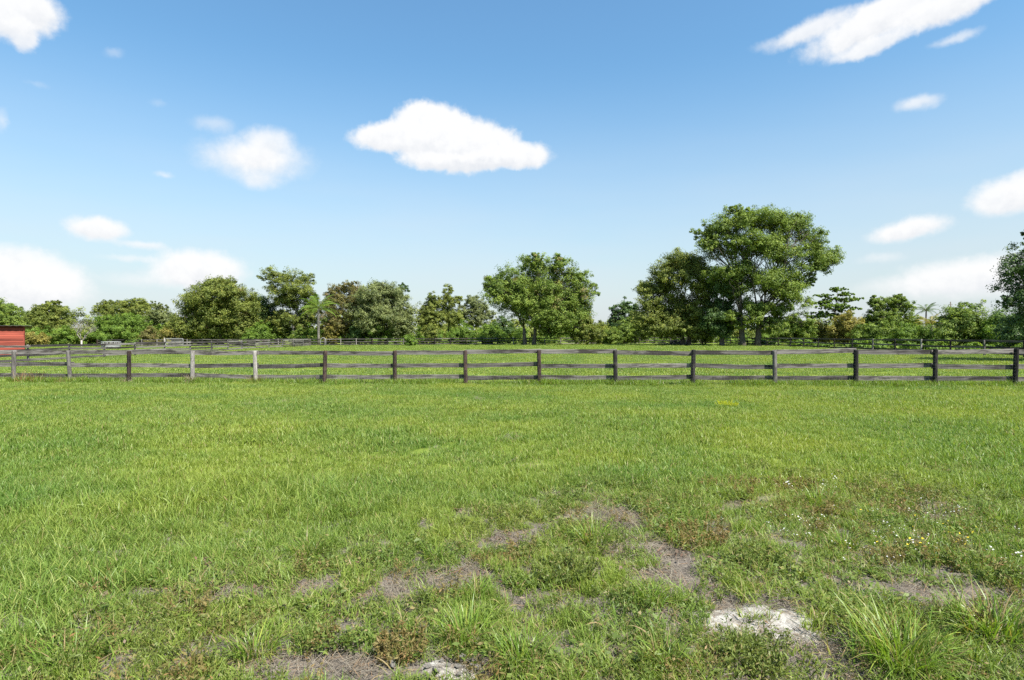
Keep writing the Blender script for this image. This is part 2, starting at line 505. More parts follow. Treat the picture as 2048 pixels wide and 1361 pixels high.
# ------------------------------------------------------------------ ground
def graded(lo, hi, n, c, k):
    t = np.linspace(math.asinh((lo - c) / k), math.asinh((hi - c) / k), n)
    return np.sinh(t) * k + c
xs = graded(-1500, 1500, 260, 0, 5.0)
ys = graded(-300, 2500, 300, 5.5, 3.0)
GX, GY = np.meshgrid(xs, ys)
GZ = height(GX, GY) - .03 * bare(GX, np.maximum(GY, 1.0)) * (GY > 1.5) * (GY < 12)
nx, ny = len(xs), len(ys)
ii = (np.arange(ny - 1)[:, None] * nx + np.arange(nx - 1)[None, :]).ravel()
gq = np.stack([ii, ii + 1, ii + nx + 1, ii + nx], 1)
gme = fast_mesh('ground', np.stack([GX.ravel(), GY.ravel(), GZ.ravel()], 1), [gq], None, True)
obj('ground', gme, M['ground'], kind='structure')

# ------------------------------------------------------------------ grass blades
def blades(rng, n, rad, h0, h1, w0, w1, lean, segs, dry=0.0, flat=0.0, root=None, rdir=None, gauss=False):
    """returns V, faces, tint for n tapering blades rooted in a disc"""
    if root is None:
        th = rng.rand(n) * 2 * np.pi
        r = rad * (np.abs(rng.randn(n)) * .5 if gauss else np.sqrt(rng.rand(n)))
        root = np.stack([r * np.cos(th), r * np.sin(th), np.zeros(n)], 1)
    a = rng.rand(n) * 2 * np.pi
    if rdir is not None:
        a = np.arctan2(root[:, 1], root[:, 0]) + rng.randn(n) * rdir
    L = h0 + (h1 - h0) * rng.rand(n)
    W = w0 + (w1 - w0) * rng.rand(n)
    ln = lean[0] + (lean[1] - lean[0]) * rng.rand(n)        # total bend angle at the tip
    a0 = rng.rand(n) * ln * .5 + flat * (.9 + .5 * rng.rand(n))
    sd = a + np.pi / 2 + rng.randn(n) * .5
    V = np.zeros((n, 2 * segs + 1, 3)); T = np.zeros((n, 2 * segs + 1, 3))
    p = root.copy(); 
    tr = rng.rand(n)
    odd = rng.rand(n)
    isdry = (rng.rand(n) < dry) * (.5 + .5 * rng.rand(n))
    side = np.stack([np.cos(sd), np.sin(sd), rng.randn(n) * .25], 1)
    for s in range(segs + 1):
        t = s / segs
        w_ = W * (1 - t ** 1.6) * .5
        if s < segs:
            V[:, 2 * s] = p - side * w_[:, None]; V[:, 2 * s + 1] = p + side * w_[:, None]
            idx = [2 * s, 2 * s + 1]
        else:
            V[:, 2 * s] = p; idx = [2 * s]
        for k in idx:
            T[:, k, 0] = np.clip(tr * .75 + t * .3 - .08, 0, 1); T[:, k, 1] = odd
            T[:, k, 2] = np.clip(isdry + (t > .8) * (odd < .12) * .6, 0, 1)
        ang = np.clip(a0 + ln * (t + .5 / segs), 0, 1.72)
        step = L / segs
        p = p + np.stack([np.sin(ang) * np.cos(a) * step, np.sin(ang) * np.sin(a) * step, np.cos(ang) * step], 1)
    p0 = np.arange(n)[:, None] * (2 * segs + 1)
    Q = [np.concatenate([p0 + 2 * s, p0 + 2 * s + 1, p0 + 2 * s + 3, p0 + 2 * s + 2], 1) for s in range(segs - 1)]
    Tr = np.concatenate([p0 + 2 * segs - 2, p0 + 2 * segs - 1, p0 + 2 * segs], 1)
    F = ([np.concatenate(Q)] if Q else []) + [Tr]
    V = V.reshape(-1, 3)
    V[:, 2] = np.maximum(V[:, 2], .004)
    return V, F, T.reshape(-1, 3)

def leaf_quads(cent, nrm, size, rng, asp=.5, fold=False):
    """rhombic leaves: centres (n,3), normals (n,3), length (n,)"""
    n = len(cent)
    nrm = nrm / np.maximum(np.linalg.norm(nrm, axis=1, keepdims=True), 1e-6)
    r = rng.randn(n, 3)
    u = np.cross(nrm, r); u /= np.maximum(np.linalg.norm(u, axis=1, keepdims=True), 1e-6)
    v = np.cross(nrm, u)
    s = size[:, None]
    V = np.stack([cent - u * s * .5, cent - v * s * asp * .5 + u * s * .05, cent + u * s * .5, cent + v * s * asp * .5 + u * s * .05], 1)
    F = np.arange(n * 4).reshape(n, 4)
    return V.reshape(-1, 3), F

def leaf_tris(cent, nrm, size, rng, asp=.5):
    n = len(cent)
    nrm = nrm / np.maximum(np.linalg.norm(nrm, axis=1, keepdims=True), 1e-6)
    u = np.cross(nrm, rng.randn(n, 3)); u /= np.maximum(np.linalg.norm(u, axis=1, keepdims=True), 1e-6)
    v = np.cross(nrm, u); s = size[:, None]
    V = np.stack([cent - u * s * .5, cent + u * s * .3 - v * s * asp * .6, cent + u * s * .4 + v * s * asp * .6], 1)
    return V.reshape(-1, 3), np.arange(n * 3).reshape(n, 3)

src_count = 0
def source(coll, me, mat):
    global src_count
    o = bpy.data.objects.new('%s_%02d' % (coll.name, len(coll.objects)), me)
    me.materials.clear(); me.materials.append(mat)
    coll.objects.link(o)

def scatter_group(coll):
    ng = bpy.data.node_groups.new('scatter_' + coll.name, 'GeometryNodeTree')
    ng.interface.new_socket('Geometry', in_out='INPUT', socket_type='NodeSocketGeometry')
    ng.interface.new_socket('Geometry', in_out='OUTPUT', socket_type='NodeSocketGeometry')
    gi = ng.nodes.new('NodeGroupInput'); go = ng.nodes.new('NodeGroupOutput')
    ci = ng.nodes.new('GeometryNodeCollectionInfo')
    ci.inputs['Collection'].default_value = coll
    ci.inputs['Separate Children'].default_value = True
    ci.inputs['Reset Children'].default_value = True
    ip = ng.nodes.new('GeometryNodeInstanceOnPoints')
    ip.inputs['Pick Instance'].default_value = True
    def named(nm, dt):
        k = ng.nodes.new('GeometryNodeInputNamedAttribute'); k.data_type = dt
        k.inputs['Name'].default_value = nm
        return [o_ for o_ in k.outputs if o_.enabled][0]
    L = ng.links.new
    L(gi.outputs[0], ip.inputs['Points']); L(ci.outputs[0], ip.inputs['Instance'])
    L(named('idx', 'INT'), ip.inputs['Instance Index'])
    e2r = ng.nodes.new('FunctionNodeEulerToRotation')
    L(named('rot', 'FLOAT_VECTOR'), e2r.inputs[0]); L(e2r.outputs[0], ip.inputs['Rotation'])
    L(named('scl', 'FLOAT_VECTOR'), ip.inputs['Scale'])
    L(ip.outputs[0], go.inputs[0])
    return ng

def scatter(name, coll, pts, rng, smin, smax, tilt=.15, scale_mul=None, zmul=None, label=None, cat=None):
    n = len(pts)
    me = bpy.data.meshes.new(name)
    z = height(pts[:, 0], pts[:, 1]) - .005
    V = np.stack([pts[:, 0], pts[:, 1], z], 1).astype(np.float32)
    me.vertices.add(n); me.vertices.foreach_set('co', V.ravel())
    s = smin + (smax - smin) * rng.rand(n)
    if scale_mul is not None:
        s = s * scale_mul
    S = np.stack([s, s, s * (1 if zmul is None else zmul)], 1).astype(np.float32)
    rot = np.stack([rng.randn(n) * tilt, rng.randn(n) * tilt, rng.rand(n) * 6.283], 1).astype(np.float32)
    me.attributes.new('rot', 'FLOAT_VECTOR', 'POINT').data.foreach_set('vector', rot.ravel())
    me.attributes.new('scl', 'FLOAT_VECTOR', 'POINT').data.foreach_set('vector', S.ravel())
    me.attributes.new('idx', 'INT', 'POINT').data.foreach_set('value', rng.randint(0, len(coll.objects), n).astype(np.int32))
    o = obj(name, me, kind='stuff')
    if label:
        tag(o, label, cat)
    md = o.modifiers.new('scatter', 'NODES')
    md.node_group = scatter_group(coll)
    return o

def wedge_points(rng, dens, y0, y1, side=1.35, extra=1.5):
    """random ground points inside the view wedge plus a margin"""
    xm = y1 * 1024 / FPX * side + extra
    n = int(dens * (2 * xm) * (y1 - y0))
    x = (rng.rand(n) * 2 - 1) * xm; y = y0 + rng.rand(n) * (y1 - y0)
    k = np.abs(x) < y * 1024 / FPX * side + extra
    return np.stack([x[k], y[k]], 1)

rng = np.random.RandomState(11)
def coll_new(n):
    return bpy.data.collections.new(n)

# tuft sources (kept out of the scene, used only by the scatter nodes)
near_c = coll_new('near_tuft')
for k in range(8):
    V, F, T = blades(rng, 80, .14, .06, .19, .005, .0105, (.4, 1.7), 4, .05)
    V2, F2, T2 = blades(rng, 40, .15, .05, .12, .005, .010, (.6, 1.5), 3, .14, .6)
    a_ = Acc(); a_.add(V, F, T); a_.add(V2, F2, T2)
    source(near_c, a_.mesh('near_tuft'), M['grass'])
mid_c = coll_new('mid_tuft')
for k in range(6):
    V, F, T = blades(rng, 150, .27, .05, .14, .007, .013, (.3, 1.4), 3, .04)
    a_ = Acc(); a_.add(V, F, T)
    source(mid_c, a_.mesh('mid_tuft'), M['grass'])
far_c = coll_new('far_tuft')
for k in range(5):
    V, F, T = blades(rng, 190, .6, .05, .13, .018, .034, (.3, 1.3), 2, .03)
    a_ = Acc(); a_.add(V, F, T)
    source(far_c, a_.mesh('far_tuft'), M['grass'])
thatch_c = coll_new('thatch')
for k in range(5):
    V, F, T = blades(rng, 70, .16, .05, .17, .002, .0045, (.1, .9), 3, 0, 1.0)
    a_ = Acc(); a_.add(V, F, T)
    source(thatch_c, a_.mesh('thatch'), M['straw'])
weed_c = coll_new('weedlet')
for k in range(6):
    a_ = Acc()
    n = 70
    th = rng.rand(n) * 6.283; r = .10 * np.sqrt(rng.rand(n))
    cen = np.stack([r * np.cos(th), r * np.sin(th), .012 + .05 * rng.rand(n)], 1)
    V, F = leaf_quads(cen, np.stack([rng.randn(n) * .5, rng.randn(n) * .5, np.ones(n)], 1), .018 + .022 * rng.rand(n), rng, .55)
    T = np.repeat(np.stack([rng.rand(n), rng.rand(n), (rng.rand(n) < .1) * .7], 1), 4, 0)
    a_.add(V, [F], T)
    V, F, T = blades(rng, 14, .1, .04, .12, .003, .006, (.3, 1.3), 3, .2)
    a_.add(V, F, T)
    source(weed_c, a_.mesh('weedlet'), M['weed'])
def flower_mesh(rng, n):
    a_ = Acc()
    for i in range(n):
        x, y = rng.randn(2) * .05; z = .07 + .07 * rng.rand(); rr = .009 + .006 * rng.rand()
        tx, ty = rng.randn(2) * .35
        V = [(x, y, z)]
        for s in range(10):
            q = rr * (1 if s % 2 == 0 else .5); an = s * math.pi / 5
            dx, dy = q * math.cos(an), q * math.sin(an)
            V.append((x + dx, y + dy, z + dx * tx + dy * ty + .003))
        F = np.array([(0, 1 + s, 1 + (s + 1) % 10) for s in range(10)])
        a_.add(V, [F], (rng.rand(), rng.rand(), 0))
    return a_.mesh('flowers')
fw_c = coll_new('white_bloom'); fy_c = coll_new('yellow_bloom')
for k in range(4):
    source(fw_c, flower_mesh(rng, 5), M['petal_white'])
    source(fy_c, flower_mesh(rng, 3), M['petal_yellow'])

# --- near sward
pts = wedge_points(rng, 125, 1.6, 7.5)
x, y = pts[:, 0], pts[:, 1]
cover = (1 - bare(x, y)) * (1 - .50 * rough_zone(x, y) * (.25 + 1.3 * fbm(x, y, 1.6, 3)))
keep = rng.rand(len(pts)) < cover
pts = pts[keep]; x, y = pts[:, 0], pts[:, 1]
lush = np.clip((fbm(x, y, .8, 3) - .35) * 2.2, .0, 1)
scatter('near_grass', near_c, pts, rng, .75, 1.15, .22, scale_mul=(.72 + .55 * lush) * (1 - .25 * rough_zone(x, y)))
# --- middle sward
pts = wedge_points(rng, 38, 7.0, 22.5)
x, y = pts[:, 0], pts[:, 1]
cover = 1 - .4 * rough_zone(x, y)
cover *= (1 - bare(x, y))
pts = pts[rng.rand(len(pts)) < cover]; x, y = pts[:, 0], pts[:, 1]
lush = np.clip((fbm(x, y, .5, 3) - .35) * 2.2, 0, 1)
scatter('middle_grass', mid_c, pts, rng, .75, 1.15, .15, scale_mul=.75 + .45 * lush)
# --- paddock beyond the rail fence
pts = wedge_points(rng, 5.2, 22.0, 60.0, 1.3)
x, y = pts[:, 0], pts[:, 1]
scatter('paddock_grass', far_c, pts, rng, .7, 1.1, .1, scale_mul=.7 + .4 * np.clip((fbm(x, y, .2, 3) - .3) * 2, 0, 1))
pts = wedge_points(rng, 1.6, 60.0, 104.0, 1.25)
scatter('distant_paddock_grass', far_c, pts, rng, .9, 1.5, .1)
# --- dead thatch on the thin ground
pts = wedge_points(rng, 70, 1.6, 7.6)
x, y = pts[:, 0], pts[:, 1]
k = rng.rand(len(pts)) < np.clip(1.0 * bare(x, y) + .55 * rough_zone(x, y) * fbm(x, y, 2.3, 3) - .02, 0, 1) * (ell(x, y, 1512, 1243, 125, 36) > rng.uniform(.5, 1.3, len(pts)))
scatter('dead_grass', thatch_c, pts[k], rng, .6, 1.2, .12)
# --- half-dead tufts in the thin sward
rough_c = coll_new('rough_tuft')
for k in range(6):
    V, F, T = blades(rng, 60, .13, .05, .15, .004, .009, (.6, 1.8), 4, .34, .15)
    a_ = Acc(); a_.add(V, F, T)
    source(rough_c, a_.mesh('rough_tuft'), M['grass'])
pts = wedge_points(rng, 60, 1.6, 8.0)
x, y = pts[:, 0], pts[:, 1]
k = rng.rand(len(pts)) < np.clip(rough_zone(x, y) * fbm(x - 5, y + 3, 1.8, 3) * 1.1 * (1 - .85 * bare(x, y)) + .16 * (ell(x, y, 1512, 1243, 130, 38) < 1), 0, 1)
scatter('half_dead_grass', rough_c, pts[k], rng, .6, 1.15, .25)
litter_c = coll_new('litter')
for k in range(4):
    n = 9
    cen = np.stack([rng.randn(n) * .12, rng.randn(n) * .12, .012 + .03 * rng.rand(n)], 1)
    V, F = leaf_quads(cen, np.stack([rng.randn(n) * .6, rng.randn(n) * .6, np.ones(n)], 1), .02 + .035 * rng.rand(n), rng, .5)
    T = np.repeat(np.stack([rng.rand(n), rng.rand(n) * .6 + .4, np.zeros(n)], 1), 4, 0)
    a_ = Acc(); a_.add(V, [F], T)
    for q in range(2):
        p = rng.randn(2) * .1; an = rng.rand() * 6.28; L = rng.uniform(.08, .25)
        a_.tube([(p[0], p[1], .012), (p[0] + L * .5 * math.cos(an), p[1] + L * .5 * math.sin(an), .022), (p[0] + L * math.cos(an + .2), p[1] + L * math.sin(an + .2), .014)],
                [.003, .0025, .0015], 4, False, (.1, .95, 0))
    source(litter_c, a_.mesh('litter'), M['litter'])
pts = wedge_points(rng, 16, 1.6, 7.5)
x, y = pts[:, 0], pts[:, 1]
k = rng.rand(len(pts)) < np.clip(.9 * rough_zone(x, y) * fbm(x + 4, y, 1.1, 2), 0, 1)
scatter('leaf_litter', litter_c, pts[k], rng, .6, 1.2, .1)
# --- small weeds
pts = wedge_points(rng, 60, 1.6, 8.0)
x, y = pts[:, 0], pts[:, 1]
k = rng.rand(len(pts)) < np.clip(rough_zone(x, y) * (fbm(x + 9, y, 1.4, 3) - .25) * 1.3 * (1 - .92 * bare(x, y)), 0, 1)
scatter('ground_weeds', weed_c, pts[k], rng, .6, 1.35, .15)
# --- sprigs of feathery weed, green and brown
def sprig(rng, n):
    a_ = Acc()
    for q in range(n):
        th = rng.rand() * 6.283; r = .08 * math.sqrt(rng.rand()); hh = rng.uniform(.04, .12); le = rng.uniform(.1, .8)
        p0 = np.array([r * math.cos(th), r * math.sin(th), 0]); p1 = p0 + np.array([math.cos(th) * hh * le, math.sin(th) * hh * le, hh])
        tn = (rng.rand(), rng.rand(), 0)
        a_.tube([p0, p1], [.0022, .001], 3, False, tn)
        m = 16; t = .15 + .85 * rng.rand(m)
        c = p0 + (p1 - p0) * t[:, None] + rng.randn(m, 3) * .011
        V, F = leaf_quads(c, rng.randn(m, 3) + np.array([0, 0, .6]), .012 + .018 * rng.rand(m), rng, .3)
        V[:, 2] = np.maximum(V[:, 2], .003)
        a_.add(V, [F], np.repeat(np.stack([np.clip(tn[0] * .6 + .4 * t, 0, 1), rng.rand(m), (rng.rand(m) < .1) * .6], 1), 4, 0))
    return a_.mesh('sprig')
for nm, mt, dn, sd in (('brown_weeds', 'redweed', 15, 2.0), ('feathery_ground_weeds', 'weed', 26, -6.0)):
    cc_ = coll_new(nm + '_source')
    for q in range(5):
        source(cc_, sprig(rng, 14), M[mt])
    pts = wedge_points(rng, dn, 1.6, 8.6)
    x, y = pts[:, 0], pts[:, 1]
    k = rng.rand(len(pts)) < np.clip(rough_zone(x, y) * (fbm(x + sd, y - sd, 1.1, 3) - .38) * 3.2 * (1 - .8 * bare(x, y)), 0, 1)
    scatter(nm, cc_, pts[k], rng, .7, 1.5, .2)
# --- flowers on the right
pts = wedge_points(rng, 60, 3.2, 8.6)
x, y = pts[:, 0], pts[:, 1]
e = np.minimum(ell(x, y, 1740, 1050, 290, 70), ell(x, y, 1640, 985, 200, 30))
k = rng.rand(len(pts)) < np.clip((1.15 - e) * .8, 0, 1) * np.clip((fbm(x, y, 1.5, 2) - .40) * 5, 0, 1)
scatter('white_wildflowers', fw_c, pts[k], rng, .4, .75, .2)
e = np.minimum(ell(x, y, 1900, 1110, 140, 40), ell(x, y, 1800, 1060, 180, 50) + .35)
k = rng.rand(len(pts)) < np.clip((1.1 - e) * .45, 0, 1)
scatter('yellow_wildflowers', fy_c, pts[k], rng, .45, .8, .2)

# ------------------------------------------------------------------ rail fences
def rail_mesh(rng, sag, n=7):
    """board one metre long along +X, 0.15 high, 0.035 thick, a little warped"""
    V = []; zt = 0; yt = 0
    for i in range(n + 1):
        t = i / n
        dz = -sag * math.sin(math.pi * t) + rng.randn() * .003
        dy = rng.randn() * .004
        h = .075 + rng.randn() * .003
        for (yy, zz) in ((-.0175, -h), (.0175, -h), (.0175, h - .004), (.0, h + rng.randn() * .002), (-.0175, h - .004)):
            V.append((t, yy + dy, zz + dz))
    Q = [(i * 5 + s, (i + 1) * 5 + s, (i + 1) * 5 + (s + 1) % 5, i * 5 + (s + 1) % 5) for i in range(n) for s in range(5)]
    return fast_mesh('rail', np.array(V), [np.array(Q), np.array([[4, 3, 2, 1, 0], [n * 5 + s for s in range(5)]])])
def post_mesh(rng, r, h, sides=12):
    V = []; rings = [(-.35, 1.06), (0.0, 1.05), (.35, 1.0), (.8, .98), (h - .03, .97), (h, .86)]
    jit = 1 + rng.randn(sides) * .035
    lx, ly = rng.randn(2) * .012
    for (z, s) in rings:
        for k in range(sides):
            th = 2 * math.pi * k / sides
            q = r * s * jit[k] * (1 + rng.randn() * .012)
            V.append((q * math.cos(th) + lx * z, q * math.sin(th) + ly * z, z + (rng.randn() * .012 if z == h else 0)))
    m_ = len(rings)
    Q = [(i * sides + s, i * sides + (s + 1) % sides, (i + 1) * sides + (s + 1) % sides, (i + 1) * sides + s)
         for i in range(m_ - 1) for s in range(sides)]
    return fast_mesh('post', np.array(V), [np.array(Q), np.array([[(m_ - 1) * sides + s for s in range(sides)]])])
rf = np.random.RandomState(5)
_rm = {}
def rail_variants(mat):
    if mat not in _rm:
        L_ = []
        for k in range(7):
            me = rail_mesh(rf, .03 * rf.rand() - .005); me.materials.append(M[mat]); L_.append(me)
        _rm[mat] = L_
    return _rm[mat]
_pm = {}
def post_variants(mat, r, h):
    key = (mat, r, h)
    if key not in _pm:
        L_ = []
        for k in range(4):
            me = post_mesh(rf, r, h); me.materials.append(M[mat]); L_.append(me)
        _pm[key] = L_
    return _pm[key]

def fence(name, label, pts, heights, rail_h, r=.07, mats=None, railmat='rail', rail_off=.09, jitter=.012, skip=()):
    """pts: ground points of the posts in order; rails hang on the far side of the posts"""
    cx = sum(p[0] for p in pts) / len(pts); cyy = sum(p[1] for p in pts) / len(pts)
    root = thing(name, label, 'fence', (cx, cyy, float(height(cx, cyy))))
    rz = root.location.z
    for i, p in enumerate(pts):
        h = heights[i] if isinstance(heights, (list, tuple)) else heights
        me = post_variants(mats[i] if mats else 'post_grey', r, round(h, 2))[rf.randint(4)]
        obj('post', me, None, root, (p[0] - cx, p[1] - cyy, float(height(*p)) - rz), (rf.randn() * .018, rf.randn() * .022, rf.rand() * 6))
    for i in range(len(pts) - 1):
        a = Vector((pts[i][0], pts[i][1], float(height(*pts[i])))); b = Vector((pts[i + 1][0], pts[i + 1][1], float(height(*pts[i + 1]))))
        dv = b - a; L_ = dv.length; ang = math.atan2(dv.y, dv.x)
        nv = Vector((-math.sin(ang), math.cos(ang), 0))
        if nv.dot(Vector((a.x, a.y, 0)) ) * (1 if rail_off > 0 else -1) < 0:
            nv = -nv
        for k, hh in enumerate(rail_h):
            if (i, k) in skip:
                continue
            rm = railmat[rf.randint(len(railmat))] if isinstance(railmat, (list, tuple)) else railmat
            me = rail_variants(rm)[rf.randint(7)]
            d0 = rf.randn() * jitter; d1 = rf.randn() * jitter
            st = a + nv * (abs(rail_off) + (i % 2) * .037) + Vector((0, 0, hh + d0)) - dv.normalized() * .05
            pitch = -math.atan2(dv.z + d1 - d0, L_)
            obj('rail', me, None, root, (st.x - cx, st.y - cyy, st.z - rz), (rf.randn() * .02, pitch, ang), (L_ + .1, 1, 1))
    return root

MAIN_PX = [-300, -195, -88, 26, 140, 257, 384, 511, 648, 789, 931, 1079, 1231, 1385, 1550, 1712, 1870, 2030, 2198, 2380, 2575]
MAIN_MAT = ['post_grey', 'post_brown', 'post_grey', 'post_grey', 'post_grey', 'post_brown', 'post_grey', 'post_grey', 'post_brown', 'post_brown', 'post_brown',
            'post_brown', 'post_black', 'post_black', 'post_grey', 'post_black', 'post_black', 'post_black', 'post_black', 'post_brown', 'post_black']
SL = -.11; Y0 = 21.3
main_pts = []
for px in MAIN_PX:
    k = (px - 1024) / FPX
    Y = Y0 / (1 - SL * k)
    main_pts.append((k * Y, Y))
main_h = [1.2 + .07 * (i / 16) + .03 * rf.randn() * .5 for i in range(-2, 19)]
main_h = [round(max(h, 1.24), 2) for h in main_h]
mf = fence('rail_fence', 'long weathered three-rail wooden fence crossing the whole field in front', main_pts, main_h, (1.185, .70, .30),
           .075, MAIN_MAT, 'rail', .10, .022)
# fine wire mesh stapled to the near side of the posts
a_ = Acc()
mc = mf.location
for i in range(len(main_pts) - 1):
    (xa, ya), (xb, yb) = main_pts[i], main_pts[i + 1]
    za, zb = float(height(xa, ya)), float(height(xb, yb))
    def wp(t, z):
        return (xa + (xb - xa) * t - mc.x, ya + (yb - ya) * t - .085 - mc.y, za + (zb - za) * t + z - mc.z)
    for k in range(12):
        z = .06 + k * .1
        a_.tube([wp(0, z), wp(.5, z - .004), wp(1, z)], [.0009] * 3, 3, False)
    for k in range(25):
        t = (k + .5) / 25
        a_.tube([wp(t, .05), wp(t, 1.17)], [.0008] * 2, 3, False)
obj('wire_mesh', a_.mesh('wire_mesh'), M['wire'], mf, kind='stuff')

LX = -34.0
left_pts = [(LX + .3 * math.sin(k), 33.3 + 4.25 * k) for k in range(17)]
fence('paddock_fence', 'silvery four-rail paddock fence running away on the left beside the red shed', left_pts, 1.24, (1.15, .84, .53, .22), .07,
      ['post_grey'] * 17, ['rail_old', 'rail', 'rail_dark'], -.09, .03)
RX = 36.0
right_pts = [(RX, 38.6 + 3.55 * k) for k in range(19)]
fence('paddock_fence', 'dark three-rail paddock fence running away on the right below the big tree', right_pts, 1.24, (1.17, .70, .28), .07,
      [['post_black', 'post_brown', 'post_grey'][int(v)] for v in rf.choice(3, 19, p=[.5, .25, .25])], ['rail_dark', 'rail_dark', 'rail'], .09, .02)
FYY = 105.0
far_pts = [(-74 + 2.75 * k, FYY + (2.0 if k < 14 else 0) * (14 - k) / 14) for k in range(41)]
far_pts = [p for p in far_pts if p[0] < RX + .5]
fence('boundary_fence', 'low grey-brown boundary fence across the back of the paddock before the trees', far_pts, 1.26, (1.17, .72, .28), .07,
      [['post_black', 'post_brown', 'post_grey'][int(v)] for v in rf.choice(3, len(far_pts))], ['rail', 'rail_dark', 'rail_dark'], .09, .03)

# ------------------------------------------------------------------ trees
def crown(acc, rng, Y, lobes, n_leaf, leaf, clump_r=.9, shell=.55, up=.5, asp=.55, base=(0, 0, 0), dry=0.0, droop=0.0):
    """fills ellipsoid lobes (world centre and radii) with clumps of leaves; returns the clump centres"""
    vol = np.array([(l[3] * l[4] * l[5]) ** (2 / 3) for l in lobes]); vol = vol / vol.sum()
    clumps = []
    for l, v in zip(lobes, vol):
        cx, cy, cz, rx, ry, rz = l
        per = 60
        nc = max(5, int(n_leaf * v / per))
        dirs = rng.randn(nc, 3); dirs /= np.linalg.norm(dirs, axis=1, keepdims=True)
        rad = shell + (1 - shell) * rng.rand(nc) ** .6
        rad *= 1 + .14 * rng.randn(nc)
        cc = dirs * rad[:, None] * np.array([rx, ry, rz]) + np.array([cx, cy, cz])
        cc[:, 2] = np.maximum(cc[:, 2], .35)
        lt = np.clip(.52 + .30 * rng.randn(nc), 0, 1)
        m = per
        cr = min(clump_r, .55 * min(rx, rz)) * (.6 + .8 * rng.rand(nc))
        q = rng.randn(nc, m, 3)
        q /= np.linalg.norm(q, axis=2, keepdims=True)
        q *= (rng.rand(nc, m, 1) ** .5)
        q[:, :, 2] *= .72
        pos = cc[:, None, :] + q * cr[:, None, None]
        if droop:
            pos[:, :, 2] -= droop * rng.rand(nc, m) ** 2
        nr = q * .8 + dirs[:, None, :] * .5 + rng.randn(nc, m, 3) * .45
        nr[:, :, 2] += up
        pos = pos.reshape(-1, 3); nr = nr.reshape(-1, 3)
        pos[:, 2] = np.maximum(pos[:, 2], .12)
        n = len(pos)
        sz = leaf * (.6 + .8 * rng.rand(n))
        V, F = leaf_tris(pos, nr, sz, rng, asp)
        tr = np.clip(np.repeat(lt, m) + .17 * rng.randn(n), 0, 1)
        od = rng.rand(n) * .7 + np.repeat(rng.rand(nc), m) * .32
        dr = (np.repeat(rng.rand(nc), m) < dry) * .7
        T = np.repeat(np.stack([tr, od, dr], 1), 3, 0)
        acc.add(V - np.array(base), [F], T)
        clumps.append(cc)
    return clumps

def wiggle(rng, a, b, n, amp):
    a = np.array(a, float); b = np.array(b, float)
    pts = []
    off = np.cumsum(rng.randn(n + 1, 3) * amp / n, 0)
    for i in range(n + 1):
        t = i / n
        p = a + (b - a) * t
        p = p + off[i] * math.sin(math.pi * t) * 2
        p[2] += math.sin(math.pi * t) * .08 * np.linalg.norm(b - a) * .6
        pts.append(tuple(p))
    return pts

